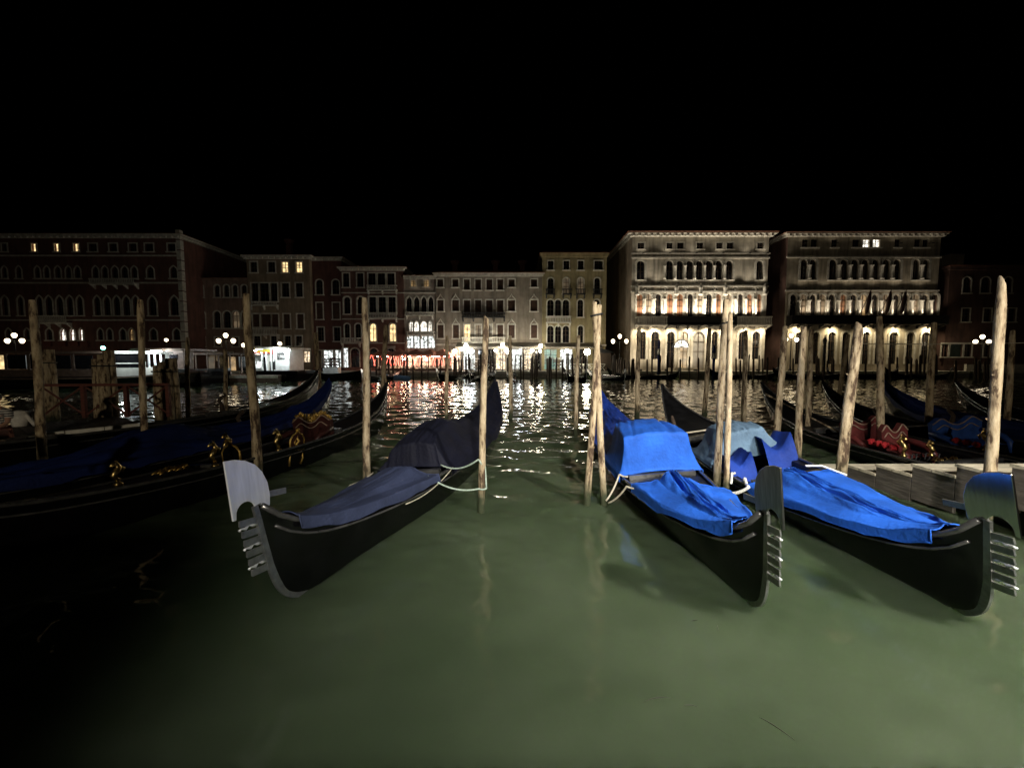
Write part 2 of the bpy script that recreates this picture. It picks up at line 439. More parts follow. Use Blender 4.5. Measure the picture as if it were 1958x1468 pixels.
NWIN = 0
def facade(parent, Y, x0, x1, z0, z1, rows, wall, trim='white_stone'):
    """front wall with real openings at local y=0; parent at (x0.., Y, 0) world x/z are used directly"""
    ox, oz = parent.location.x, parent.location.z
    W = MB(); zc = z0
    def rect(a, b, c, d):
        if b - a > 1e-4 and d - c > 1e-4: W.add([(a-ox,0,c-oz),(b-ox,0,c-oz),(b-ox,0,d-oz),(a-ox,0,d-oz)], [(0,1,2,3)])
    rws = []
    for r in rows:
        L = []
        for wn in r['w']:
            vt, vb = wn.get('vt', r['vt']), wn.get('vb', r['vb'])
            p, q = at_y(wn['u'][0], (vt+vb)/2, Y), at_y(wn['u'][1], (vt+vb)/2, Y)
            L.append((p.x, q.x, max(at_y(CX, vb, Y).z, z0 + 0.02), at_y(CX, vt, Y).z, wn))
        rws.append((min(l[2] for l in L), max(l[3] for l in L) + 0.05, sorted(L, key=lambda l: l[0]), r))
    for zl, zh, L, r in sorted(rws, key=lambda t: t[0]):
        rect(x0, x1, zc, zl); xc = x0
        for a, b, zb, zt, wn in L:
            rect(xc, a, zl, zh); rect(a, b, zl, zb)
            out = opening(wn.get('k', r.get('k', 'flat')), a, b, zb, zt)
            for (p, q) in zip(out[1:-2], out[2:-1]):
                if q[0] - p[0] > 1e-6:
                    W.add([(p[0]-ox,0,p[1]-oz),(q[0]-ox,0,q[1]-oz),(q[0]-ox,0,zh-oz),(p[0]-ox,0,zh-oz)], [(0,1,2,3)])
            dep = 0.28
            for (p, q) in zip(out, out[1:] + out[:1]):
                W.add([(p[0]-ox,0,p[1]-oz),(p[0]-ox,dep,p[1]-oz),(q[0]-ox,dep,q[1]-oz),(q[0]-ox,0,q[1]-oz)], [(0,1,2,3)])
            window(parent, ox, oz, a, b, zb, zt, out, wn, r, trim)
            xc = b
        rect(xc, x1, zl, zh); zc = zh
    rect(x0, x1, zc, z1)
    return W

def window(parent, ox, oz, a, b, zb, zt, out, wn, r, trim):
    global NWIN; NWIN += 1
    pane = wn.get('p', r.get('p', 'dark_glass'))
    L = [(x - ox, z - oz) for x, z in out]
    mb = MB(); mb.add([(x, 0.24, z) for x, z in L], [tuple(range(len(L)))[::-1]])
    wo = mb.build('window', pane, parent)
    if not r.get('notrim'):
        t = r.get('t', 0.16)
        xm, zm = (L[0][0] + L[-1][0]) / 2, (min(z for x, z in L) + max(z for x, z in L)) / 2
        O = []
        for i, (x, z) in enumerate(L):
            hw = (L[-1][0] - L[0][0]) / 2
            top = max(zz for _, zz in L)
            O.append((xm + (x - xm) * (1 + t / hw), z if i in (0, len(L)-1) else z + t * max(0.0, min(1.0, (z - zm) / (top - zm) * 1.0))))
        m = MB()
        for (p, q, P, Q) in zip(L, L[1:], O, O[1:]):
            m.add([(p[0],-.07,p[1]),(q[0],-.07,q[1]),(Q[0],-.07,Q[1]),(P[0],-.07,P[1])], [(0,1,2,3),(3,2,1,0)][:1])
            m.add([(P[0],-.07,P[1]),(Q[0],-.07,Q[1]),(Q[0],.0,Q[1]),(P[0],.0,P[1])], [(0,1,2,3)])
            m.add([(p[0],-.07,p[1]),(p[0],.02,p[1]),(q[0],.02,q[1]),(q[0],-.07,q[1])], [(0,1,2,3)])
        m.build('surround', trim, wo)
    if r.get('sill', True):
        MB().box((L[0][0] - .22, -.2, L[0][1] - .16), (L[-1][0] + .22, .05, L[0][1] - .01)).build('sill', trim, wo)
    if pane not in ('shutter_brown', 'shutter_green'):
        m = MB(); xm = (L[0][0] + L[-1][0]) / 2; top = max(z for _, z in L)
        m.box((xm - .04, .16, L[0][1]), (xm + .04, .22, top - .03))
        for f in (0.45, 0.72):
            z = L[0][1] + (top - L[0][1]) * f; m.box((L[0][0] + .01, .165, z - .03), (L[-1][0] - .01, .215, z + .03))
        m.build('mullion', 'wood_dark', wo)
    else:
        m = MB(); xm = (L[0][0] + L[-1][0]) / 2; zt_ = max(z for _, z in L)
        n = 9
        for i in range(n):
            z = L[0][1] + (zt_ - L[0][1]) * (i + .5) / n * 0.9
            m.box((L[0][0] + .05, .17, z - .03), (xm - .03, .22, z + .03)); m.box((xm + .03, .17, z - .03), (L[-1][0] - .05, .22, z + .03))
        m.build('shutter_slats', pane, wo)

def ws(spans, sx, ox, **kw):
    """spans in crop pixels -> window dicts in photo pixels"""
    out = []
    for s in spans:
        d = dict(kw); d['u'] = (s[0] / sx + ox, s[1] / sx + ox)
        if len(s) > 2: d.update(s[2])
        out.append(d)
    return out

def balcony(parent, u0, u1, vt, vb, Y, depth=0.9, solid=False, m='white_stone', label=None):
    ox, oz = parent.location.x, parent.location.z
    a, b = at_y(u0, (vt+vb)/2, Y).x - ox, at_y(u1, (vt+vb)/2, Y).x - ox
    zt, zb = at_y(CX, vt, Y).z - oz, at_y(CX, vb, Y).z - oz
    s = MB().box((a, -depth, zb - .18), (b, -.004, zb)).build('balcony', m, parent)
    k = MB()
    k.box((a, -depth, zt - .12), (b, -depth + .16, zt))
    k.box((a, -depth + .16, zt - .12), (a + .14, -.01, zt)); k.box((b - .14, -depth + .16, zt - .12), (b, -.01, zt))
    if solid:
        k.box((a + .01, -depth + .05, zb), (b - .01, -depth + .11, zt - .12))
        k.box((a + .03, -depth + .11, zb), (a + .09, -.01, zt - .12)); k.box((b - .09, -depth + .11, zb), (b - .03, -.01, zt - .12))
    else:
        n = max(3, int((b - a) / 0.24))
        for i in range(n):
            x = a + (b - a) * (i + .5) / n
            k.box((x - .045, -depth + .03, zb), (x + .045, -depth + .12, zt - .12))
    k.build('balustrade', m, s)
    n = max(2, int((b - a) / 1.6) + 1); c = MB()
    for i in range(n):
        x = a + .15 + (b - a - .3) * i / (n - 1)
        MB().prism([(-depth + .05, zb - .18), (-.004, zb - .18), (-.004, zb - .75), (-.25, zb - .55)], x - .1, x + .1, 'x').build('corbel', m, s)
    return s, a, b, zt, zb

def course(parent, v, Y, x0, x1, h=0.2, d=0.14, m='white_stone', name='string_course'):
    ox, oz = parent.location.x, parent.location.z; z = at_y(CX, v, Y).z - oz
    return MB().box((x0 - ox - d*.6, -d, z - h/2), (x1 - ox + d*.6, -.002, z + h/2)).build(name, m, parent)

def building(name, label, Y, u0, u1, vtop, rows, wall, depth=15, roof='hip', cornice=0.4, dent=True, base=QZ, trim='white_stone', side=None):
    vm = vtop + 25
    x0, x1 = at_y(u0, vm, Y).x, at_y(u1, vm, Y).x; zt = at_y(CX, vtop, Y).z
    p = thing(name, label, 'building', ((x0 + x1) / 2, Y, base))
    ox = p.location.x; X0, X1, H = x0 - ox, x1 - ox, zt - base
    W = facade(p, Y, x0, x1, base, zt, rows, wall, trim)
    for xs_ in (X0, X1):
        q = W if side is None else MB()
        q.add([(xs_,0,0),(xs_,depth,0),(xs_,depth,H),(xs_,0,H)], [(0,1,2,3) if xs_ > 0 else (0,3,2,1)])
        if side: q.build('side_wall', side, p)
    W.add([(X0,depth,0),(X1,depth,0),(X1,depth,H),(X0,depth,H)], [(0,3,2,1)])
    # closed interior so that lit and dark rooms do not leak
    W.add([(X0,0.9,0),(X1,0.9,0),(X1,0.9,H),(X0,0.9,H)], [(0,1,2,3)])
    W.build('wall', wall, p)
    c = MB(); e = cornice
    c.box((X0 - e*.5, -e*.55, H - .3), (X1 + e*.5, depth + e*.5, H - .02)); c.box((X0 - e, -e, H), (X1 + e, depth + e, H + .22))
    co = c.build('cornice', trim if dent else wall, p)
    if dent:
        d = MB(); n = int((X1 - X0) / 0.85)
        for i in range(n + 1):
            x = X0 + (X1 - X0) * i / n; d.box((x - .16, -e*.98, H - .32), (x + .16, -e*.55 - .004, H - .004))
        d.build('dentils', trim, co)
    r = MB(); o_ = e + .15; hh = min(2.2, (X1 - X0) * .16); z = H + .225
    A = [(X0-o_,-o_,z),(X1+o_,-o_,z),(X1+o_,depth+o_,z),(X0-o_,depth+o_,z)]
    i_ = min((X1 - X0) * .3, depth * .45)
    r.add(A + [(X0+i_,depth/2,z+hh),(X1-i_,depth/2,z+hh)], [(0,1,5,4),(1,2,5),(2,3,4,5),(3,0,4),(3,2,1,0)])
    rf = r.build('roof', 'roof_tile', p)
    return p, x0, x1, zt, rf

def chimney(rf, p, x, y, z, h=1.6):
    m = MB().box((x - .4, y - .3, z), (x + .4, y + .3, z + h)); m.lathe([(.35, h), (.75, h + .7), (.75, h + .85), (.2, h + .9)], (x, y, z), 10)
    m.build('chimney', 'deep_red', rf)

def ogee(p, Y, spans, v, h=0.55):
    """little pointed hood moulds over windows"""
    ox, oz = p.location.x, p.location.z; z = at_y(CX, v, Y).z - oz
    for a, b in spans:
        m = MB()
        xa, xb = at_y(a, v, Y).x - ox, at_y(b, v, Y).x - ox; xm = (xa + xb) / 2
        m.tube([(xa-.1,-.05,z-h*.9),(xa,-.05,z-.2),(xm-.3*(xm-xa),-.05,z+h*.35),(xm,-.05,z+h),(xm+.3*(xm-xa),-.05,z+h*.35),(xb,-.05,z-.2),(xb+.1,-.05,z-h*.9)], .07, 5)
        m.build('hood_mould', 'white_stone', p)

# ---- red gothic palace on the far left
S, O = 5.063, 0.0
YB1 = 54 + 2.2
rows = [
 dict(vt=466, vb=481, w=ws([(-330,-280),(-160,-105),(20,70),(310,355,dict(p='room_warm')),(530,575,dict(p='room_warm')),(715,765,dict(p='room_warm')),(860,940),(1060,1135),(1250,1325),(1405,1485),(1625,1700)], S, O)),
 dict(vt=509, vb=532, k='pointed', w=ws([(-260,-210),(-90,-40),(20,70),(160,210),(340,390),(430,480),(535,590),(640,690),(725,780),(900,955),(990,1045),(1085,1145),(1180,1240),(1275,1330),(1425,1490),(1650,1715)], S, O)),
 dict(vt=566, vb=603, k='pointed', t=.2, w=ws([(-260,-200),(-90,-30),(20,80),(175,230),(360,415),(445,510),(550,615),(650,710),(750,805),(915,975),(1010,1070),(1105,1165),(1195,1260),(1290,1345),(1440,1515),(1650,1730)], S, O)),
 dict(vt=628, vb=650, k='pointed', w=ws([(-150,-95),(60,110),(240,290),(450,510),(585,640,dict(p='room_white')),(680,730,dict(p='room_white')),(770,806,dict(p='room_white')),(950,1000),(1040,1090),(1165,1220),(1250,1300,dict(p='room_amber')),(1455,1520),(1680,1745)], S, O)),
]
p, x0, x1, zt, rf = building('gothic_palace', 'long dark red gothic palace at the left edge with three lit attic windows', YB1, -100, 345, 452, rows, 'brick_red', cornice=.6, depth=22)
for v in (489, 541, 612): course(p, v, YB1, x0, x1)
balcony(p, 180, 266, 534, 543, YB1, .8); balcony(p, 72, 138, 604, 617, YB1, .8)
m = MB()
for i in range(14): m.box((x1 - p.location.x - .55, -.06, i*1.45), (x1 - p.location.x + .06, .5, i*1.45 + 1.3))
m.build('quoins', 'white_stone', p)
for k, u in enumerate((90, 118, 142, 160)):
    x = at_y(u, 657, YB1 - .3).x - p.location.x; z = at_y(u, 657, YB1).z - QZ
    MB().box((x - .55, -.35, z - .35), (x + .55, -.1, z + .35)).build('flower_box', 'wood_red', p)
# ---- dusty pink house
S, O = 4.662, 360.0
YC = 60.0
rows = [
 dict(vt=545, vb=568, k='round', w=ws([(92,135),(235,280),(320,365),(398,440),(477,522)], S, O)),
 dict(vt=595, vb=627, k='round', w=ws([(95,152),(230,288),(315,380),(395,460,dict(p='room_dim')),(480,530)], S, O)),
 dict(vt=645, vb=662, w=ws([(95,150),(240,290),(400,450)], S, O, p='shutter_brown')),
 dict(vt=674, vb=690, sill=False, w=ws([(90,140,dict(p='shop_warm')),(180,290,dict(p='room_dim')),(330,400)], S, O)),
]
building('low_house', 'low dusty pink house with two rows of round-arched windows', YC, 369, 473, 535, rows, 'dusty_pink', cornice=.3, dent=False)
# ---- ochre house with two lit top windows
rows = [
 dict(vt=501, vb=521, w=ws([(555,615),(712,775),(835,890,dict(p='room_warm')),(962,1015,dict(p='room_warm'))], S, O)),
 dict(vt=541.5, vb=568, w=ws([(565,625,dict(vb=576)),(638,720,dict(vb=576)),(735,795,dict(vb=576)),(835,900),(960,1020)], S, O)),
 dict(vt=600.5, vb=628, p='shutter_brown', w=ws([(575,635),(650,735),(745,805),(850,908),(972,1030)], S, O)),
 dict(vt=642.5, vb=661, w=ws([(585,645),(740,790),(860,915),(960,1015)], S, O)),
 dict(vt=672, vb=692, sill=False, w=ws([(585,630,dict(p='shop_warm')),(920,1020,dict(p='shop_warm')),(1030,1085,dict(p='shop_warm'))], S, O)),
]
p, x0, x1, zt, rf = building('tall_house', 'tall ochre house with two brightly lit windows under the eaves', YC - .3, 472, 592, 492, rows, 'ochre_grey', cornice=.55)
balcony(p, 483, 535, 626, 639, YC - .3, .8); balcony(p, 479, 533, 577, 583, YC - .3, .5)
chimney(rf, p, -1, 5, zt - QZ + 1.2, 2.0)
# ---- dark red narrow house
rows = [
 dict(vt=535, vb=563, k='round', w=ws([(1140,1200),(1285,1345)], S, O)),
 dict(vt=579, vb=610, w=ws([(1145,1200),(1290,1350)], S, O, p='shutter_brown')),
 dict(vt=626, vb=652, w=ws([(1155,1210),(1300,1355)], S, O)),
 dict(vt=670, vb=703, sill=False, w=ws([(1120,1185),(1208,1290,dict(p='shop_white')),(1310,1362,dict(p='shop_white'))], S, O)),
]
building('narrow_house', 'narrow dark red house above a glaring white shop', YC + .4, 592.5, 653, 495, rows, 'deep_red', cornice=.4)
# ---- red house with white trims
rows = [
 dict(vt=522.6, vb=549, w=ws([(1380,1435),(1505,1562),(1605,1670),(1690,1755),(1775,1840)], S, O)),
 dict(vt=568, vb=600, k='round', t=.22, w=ws([(1390,1445),(1510,1560),(1615,1675,dict(k='flat')),(1697,1762,dict(k='flat')),(1785,1850,dict(k='flat'))], S, O)),
 dict(vt=619, vb=652, k='round', w=ws([(1395,1440),(1490,1540),(1618,1675,dict(p='room_warm')),(1795,1850,dict(p='room_warm'))], S, O)),
 dict(vt=666, vb=702, sill=False, k='round', w=ws([(1380,1425,dict(p='shop_white', k='flat')),(1450,1525),(1620,1690),(1760,1850)], S, O)),
]
p, x0, x1, zt, rf = building('trimmed_house', 'red house with white window frames between dark red and grey gothic houses', YC, 653.6, 771, 514, rows, 'red_brown', cornice=.5)
for v in (560, 610, 656): course(p, v, YC, x0, x1, .14)
balcony(p, 703, 760, 546, 554, YC, .5); balcony(p, 703, 760, 598, 607, YC, .5); balcony(p, 638 + 16, 690, 646, 655, YC, .6)
# ---- small grey gothic house, lit
S, O = 4.662, 760.0
rows = [
 dict(vt=536, vb=548, w=ws([(118,162,dict(p='room_amber')),(235,280,dict(p='room_amber'))], S, O)),
 dict(vt=567, vb=597, k='pointed', t=.2, w=ws([(80,128),(147,195),(212,258),(275,320)], S, O)),
 dict(vt=614, vb=635, k='pointed', w=ws([(104,140),(147,192),(205,264),(274,306)], S, O, p='room_white')),
 dict(vt=643, vb=665, sill=False, w=ws([(86,140),(150,197),(206,266),(276,330)], S, O, p='shop_white')),
 dict(vt=674, vb=706, sill=False, w=ws([(90,180),(205,300)], S, O, p='shop_warm')),
]
p, x0, x1, zt, rf = building('gothic_house', 'small grey house with pointed windows glowing above the red umbrellas', YC + .3, 771.6, 832, 530, rows, 'grey_stone', cornice=.3)
balcony(p, 776, 829, 597, 602, YC + .3, .5); balcony(p, 780, 832, 634, 639, YC + .3, .8)
course(p, 560, YC + .3, x0, x1, .18)
# ---- wide beige house
rows = [
 dict(vt=534, vb=549, p='shutter_brown', w=ws([(355,408),(490,543),(592,645,dict(vb=554.5)),(693,745,dict(vb=554.5)),(793,845,dict(vb=554.5)),(890,943,dict(vb=554.5)),(990,1045),(1190,1245)], S, O)),
 dict(vt=573.7, vb=595, p='shutter_brown', w=ws([(355,412),(488,548),(592,648,dict(vb=602)),(692,746,dict(vb=602)),(790,846,dict(vb=602)),(888,945,dict(vb=602)),(986,1048),(1186,1248)], S, O)),
 dict(vt=621, vb=646.6, p='shutter_brown', w=ws([(358,412),(495,548),(597,645,dict(p='room_warm', vb=652)),(695,745,dict(p='curtain', vb=652)),(800,843,dict(p='room_dim', vb=652)),(890,943,dict(vb=652)),(990,1045),(1190,1245)], S, O)),
 dict(vt=668, vb=706, sill=False, notrim=True, w=ws([(480,560,dict(p='shop_warm')),(590,690,dict(p='shop_white')),(720,860),(880,960,dict(p='shop_warm')),(1010,1110,dict(p='shop_white')),(1130,1200,dict(p='shop_warm')),(1225,1275)], S, O)),
]
YD = YC + .1
p, x0, x1, zt, rf = building('wide_house', 'wide beige plastered house with brown shutters above the lit quay', YD, 832.6, 1036.6, 525, rows, 'beige_grey', cornice=.35)
ogee(p, YD, [(836,848),(865,877),(971,985),(1014,1028)], 569); ogee(p, YD, [(836,848),(866,877),(972,985),(1015,1027)], 616)
balcony(p, 884, 966, 598, 606, YD, .9, m='iron'); balcony(p, 884, 966, 645, 654, YD, .8)
course(p, 659, YD, x0, x1, .3, .2)
for u in (862, 945, 1000): chimney(rf, p, at_y(u, 520, YD).x - p.location.x, 4.5, zt - QZ + .8, 1.5)
# ---- straw yellow house
rows = [
 dict(vt=498.6, vb=516, w=ws([(1340,1390),(1480,1530),(1608,1658),(1755,1830)], S, O), t=.12),
 dict(vt=531.5, vb=561, k='round', w=ws([(1340,1390),(1478,1530,dict(p='room_dim')),(1608,1658,dict(p='room_dim')),(1755,1805)], S, O)),
 dict(vt=573, vb=606, k='round', w=ws([(1335,1392),(1405,1458),(1473,1530),(1605,1655),(1752,1802)], S, O)),
 dict(vt=623, vb=655, k='round', w=ws([(1335,1392),(1405,1458),(1473,1530),(1608,1655),(1755,1802)], S, O)),
 dict(vt=668, vb=706, sill=False, notrim=True, w=ws([(1310,1420,dict(p='shop_teal')),(1450,1560,dict(p='shop_white')),(1600,1700),(1740,1820)], S, O)),
]
YE = YC - .2
p, x0, x1, zt, rf = building('yellow_house', 'tall straw yellow house with four storeys of arched windows', YE, 1037.2, 1160, 487, rows, 'straw', cornice=.3, dent=False)
balcony(p, 1044, 1091, 605, 616, YE, .8)
for u in (1052, 1084, 1110, 1142): balcony(p, u - 9, u + 9, 553, 561.5, YE, .45, m='iron')
course(p, 660, YE, x0, x1, .25, .16)
# ---- floodlit palace with loggia
S, O = 4.894, 1150.0
YF = 58.0
cur = ['curtain_red', 'curtain', 'dark_glass', 'curtain_red', 'curtain_red', 'dark_glass', 'curtain', 'dark_glass', 'curtain_red', 'curtain', 'dark_glass', 'curtain_red', 'curtain_red']
nob = [(330,385),(415,468),(507,557),(612,668),(705,765),(805,858),(888,945),(980,1035),(1070,1120),(1165,1215),(1275,1325),(1360,1410),(1455,1498)]
rows = [
 dict(vt=464, vb=476.5, w=ws([(338,402),(608,668),(708,770),(890,955),(1073,1135),(1172,1235),(1455,1518)], S, O)),
 dict(vt=498.5, vb=535, k='round', t=.3, w=ws([(330,405),(605,670),(703,765),(792,858),(882,948),(972,1040),(1063,1130),(1165,1228),(1448,1512)], S, O)),
 dict(vt=562, vb=605, k='round', t=.26, sill=False, w=ws([(a, b, dict(p=cur[i])) for i, (a, b) in enumerate(nob)], S, O)),
 dict(vt=634, vb=686.5, k='round', t=.3, sill=False, w=ws([(365,415),(465,540),(612,685,dict(vb=703)),(735,805,dict(vb=703, p='room_amber')),(855,965,dict(vb=703, p='room_dim')),(1030,1090),(1150,1205),(1282,1345),(1410,1480)], S, O)),
]
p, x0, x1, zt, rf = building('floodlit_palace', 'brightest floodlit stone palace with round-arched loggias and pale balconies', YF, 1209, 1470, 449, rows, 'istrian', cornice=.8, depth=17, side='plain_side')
PAL1 = p
for v in (485, 493, 547.5, 571.5 - 13.5): course(p, v, YF, x0, x1, .22, .22)
def columns(p, Y, gaps, vt, vb, r=.16):
    ox, oz = p.location.x, p.location.z; zb, zt_ = at_y(CX, vb, Y).z - oz, at_y(CX, vt, Y).z - oz
    for g in gaps:
        x = at_y(g, (vt+vb)/2, Y).x - ox
        m = MB(); m.lathe([(r*1.4,0),(r*1.4,.12),(r,.2),(r*.85,zt_-zb-.3),(r*1.35,zt_-zb-.12),(r*1.5,zt_-zb)], (x, -.24, zb), 10)
        m.build('column', 'white_stone', p, True)
columns(p, YF, [O + (nob[i][1] + nob[i+1][0]) / 2 / S for i in range(12)], 571.5, 605)
columns(p, YF, [O + u / S for u in (587, 640 + 45, 777, 868, 960, 1050, 1147)], 508, 534, .15)
bal = [balcony(p, 1214, 1270, 606.5, 621, YF, 1.3), balcony(p, 1271, 1400, 606.5, 621, YF, 1.3, m='iron', solid=True), balcony(p, 1401, 1466, 606.5, 621, YF, 1.3)]
m = MB()
for u in (405, 592, 783, 1056, 1248, 1438):
    c = at_y(O + u / S, 554, YF); m2 = MB()
    pts = [(c.x - p.location.x + .42*math.cos(2*PI*i/14), -.06, c.z - QZ + .42*math.sin(2*PI*i/14)) for i in range(15)]
    m2.tube(pts, .1, 6); m2.ball((c.x - p.location.x, -.02, c.z - QZ), .22, 8, 6); m2.build('roundel', 'white_stone', p, True)
for u in (330, 695, 920, 1150, 1520):     # little statues on the ledge
    c = at_y(O + u / S, 549, YF); m2 = MB()
    m2.lathe([(.3,-.25),(.34,0),(.22,.3),(.3,.75),(.26,1.1),(.1,1.25),(.14,1.4),(.02,1.55)], (c.x - p.location.x, -.3, c.z - QZ - 1.0), 8); m2.build('statue', 'white_stone', p, True)
m2 = MB()                                  # lit fanlight of the water door
c = at_y(1302, 664, YF); m2.add([(c.x - p.location.x + 1.1*math.cos(PI*i/12), -.14, c.z - QZ + 1.1*math.sin(PI*i/12)) for i in range(13)], [tuple(range(13))[::-1]])
fan = m2.build('fanlight', 'room_white', p)
m2 = MB()
for i in range(5):
    a = PI * (i + .5) / 5; m2.bar((c.x - p.location.x, -.17, c.z - QZ), (c.x - p.location.x + 1.1*math.cos(a), -.17, c.z - QZ + 1.1*math.sin(a)), .04, 4)
m2.tube([(c.x - p.location.x + 1.12*math.cos(PI*i/12), -.17, c.z - QZ + 1.12*math.sin(PI*i/12)) for i in range(13)], .07, 5); m2.build('glazing_bar', 'iron', fan)
def floods(p, Y, us, v, yoff, e, zoff, col=(1, .87, .67), angle=150, aim=(0, .9, -2.2), rad=.12):
    for u in us:
        c = at_y(u, v, Y); x, z = c.x - p.location.x, c.z - p.location.z + zoff
        a = Vector(aim).normalized()
        f = MB().box((x - .13, yoff - .1, z - .05), (x + .13, yoff + .04, z + .05)).bar((x, yoff + .04, z), (x, -.0, z), .02, 5).build('floodlight', 'iron', p)
        L = light('flood_lamp', 'SPOT', (x + a.x*.12, yoff + a.y*.12, z + a.z*.12), e, col, p, rad, (x + a.x, yoff + a.y, z + a.z), angle, .7)
floods(p, YF, [1222, 1250, 1283, 1316, 1352, 1385, 1425, 1455], 621, -1.1, 480, -.36, col=(1, .82, .54))
for u in (1225, 1275, 1330, 1390, 1450):
    c = at_y(u, 700, 55.2); x = c.x - p.location.x
    MB().box((x - .2, 55.1 - YF, .0), (x + .2, 55.4 - YF, .3)).build('ground_floodlight', 'iron', p)
    light('ground_flood_lamp', 'SPOT', (x, 55.45 - YF, .36), 560, (1, .84, .6), p, .15, (x, 0, 4.2), 120, .9)

floods(p, YF, [1227, 1246, 1267, 1280, 1298, 1318, 1332, 1343, 1357, 1373, 1389, 1404, 1422, 1440], 605, -.95, 420, .12, aim=(0, .5, 2.2), angle=140)
floods(p, YF, [1222, 1255, 1290, 1325, 1360, 1395, 1430, 1458], 547, -1.1, 58, .25, aim=(0, .5, 2.2), angle=130)
floods(p, YF, [1225, 1275, 1325, 1375, 1425, 1458], 492, -1.1, 38, .3, aim=(0, .62, 2.2), angle=130)
# ---- second palace
S, O = 4.096, 1480.0
cen = [150,226,304,374,450,540,620,700,787,870,955,1030,1105,1180,1255]
pp = ['dark_glass','curtain','dark_glass','curtain','dark_glass','curtain_red','dark_glass','room_amber','dark_glass','curtain','dark_glass','dark_glass','curtain','dark_glass','dark_glass']
rows = [
 dict(vt=458, vb=473, w=ws([(220,268),(290,340),(450,498),(615,670),(697,748,dict(p='room_white')),(775,830,dict(p='room_white')),(945,990),(1100,1150),(1165,1210)], S, O), notrim=True),
 dict(vt=496, vb=535, k='round', t=.3, w=ws([(207,258),(278,330),(430,490),(517,575),(600,660),(682,740),(765,822),(848,905),(932,990),(1085,1135),(1162,1212)], S, O)),
 dict(vt=563, vb=604, k='round', t=.3, sill=False, w=ws([(c-26, c+26, dict(p=pp[i])) for i, c in enumerate(cen)], S, O)),
 dict(vt=635, vb=696, k='round', t=.25, sill=False, w=ws([(165,215),(300,350),(420,480),(530,585),(690,745),(790,835),(898,965),(1033,1095),(1150,1215)], S, O)),
]
p, x0, x1, zt, rf = building('arcaded_palace', 'darker arcaded palace right of the brightest one with fifteen arches in a row', YF, 1506, 1798, 449, rows, 'istrian_warm', cornice=.6, depth=17, side='dark_house')  # side wall coloured darker to stand in for shade in the gap
PAL2 = p
for v in (492, 556): course(p, v, YF, x0, x1, .2, .2)
columns(p, YF, [O + (cen[i] + cen[i+1]) / 2 / S for i in range(14)], 574, 604, .2)
columns(p, YF, [O + u / S for u in (268, 503, 587, 671, 752, 835, 918, 1148)], 507, 534, .2)
balcony(p, 1503, 1797, 604.5, 619, YF, 1.3, m='iron', solid=True)
for i, u in enumerate((1640, 1678, 1706)):      # furled flags
    c = at_y(u, 612, YF - 1.4); x, z = c.x - p.location.x, c.z - QZ
    f = MB().bar((x, -1.3, z), (x + .9, -2.3, z + 4.2), .05, 5).build('flagpole', 'iron', p)
    MB().tube([(x+.85,-2.25,z+4.0),(x+.75,-2.2,z+2.6),(x+.65,-2.05,z+1.2),(x+.6,-2.0,z+.8)], [.1,.28,.22,.06], 7).build('flag', 'oxblood_dark', f, True)
floods(p, YF, [1521, 1590, 1655, 1710, 1772], 619, -.9, 520, -.36, col=(1, .82, .5))
floods(p, YF, [1535, 1552, 1571, 1602, 1622, 1641, 1662, 1682, 1702, 1722, 1741, 1759, 1777], 604, -.95, 140, .12, col=(1, .84, .62), aim=(0, .5, 2.2), angle=140)
floods(p, YF, [1530, 1575, 1620, 1665, 1710, 1755], 556, -1.1, 14, .25, aim=(0, .5, 2.2), angle=130)
floods(p, YF, [1530, 1590, 1650, 1710, 1770], 473, -1.0, 6, .35, aim=(0, .5, 2.2), angle=130)
# ---- dark house at the right edge
S, O = 4.096, 1480.0
rows = [
 dict(vt=530, vb=560, k='round', w=ws([(1480,1540),(1620,1690),(1800,1860),(1980,2040)], S, O)),
 dict(vt=590, vb=615, w=ws([(1470,1530),(1640,1700),(1830,1890)], S, O)),
 dict(vt=657, vb=682, w=ws([(1310,1362),(1375,1475,dict(p='shutter_green')),(1488,1545),(1640,1690)], S, O)),
]
p, x0, x1, zt, rf = building('dark_house', 'unlit dark red house at the right edge behind a three-globe lamp', YF + .2, 1815, 2080, 512, rows, 'dark_house', cornice=.4, dent=False)
m = MB().box((-9.3, 1.0, zt - QZ), (-7.2, 2.6, zt - QZ + 2.3)).build('chimney', 'plain_side', rf)
m = MB(); m.box((x0 - p.location.x, -3.0, 0), (x1 - p.location.x, -2.7, 1.0)); m.build('garden_wall', 'white_stone', p)
# dark infill behind, so that gaps between the houses stay closed
for nm, lab, u0, u1, vt, Yb in (('rear_house', 'black unlit house seen in the gap beside the yellow house', 1150, 1215, 520, 76), ('rear_house', 'black unlit house in the gap between the red palace and pink house', 335, 400, 560, 80), ('rear_house', 'black unlit house in the gap between the two lit palaces', 1460, 1520, 560, 78), ('rear_house', 'black unlit house in the gap right of the arcaded palace', 1780, 1850, 580, 78)):
    building(nm, lab, Yb, u0, u1, vt, [dict(vt=vt + 20, vb=vt + 40, w=ws([(u0 + 12, u0 + 20), (u0 + 34, u0 + 42)], 1, 0))], 'deep_red', cornice=.3, dent=False, depth=8)
#MORE#

ORD = ['first','second','third','fourth','fifth','sixth','seventh','eighth','ninth','tenth','eleventh','twelfth','thirteenth','fourteenth','fifteenth','sixteenth','seventeenth','eighteenth','nineteenth','twentieth','twenty-first','twenty-second','twenty-third','twenty-fourth']
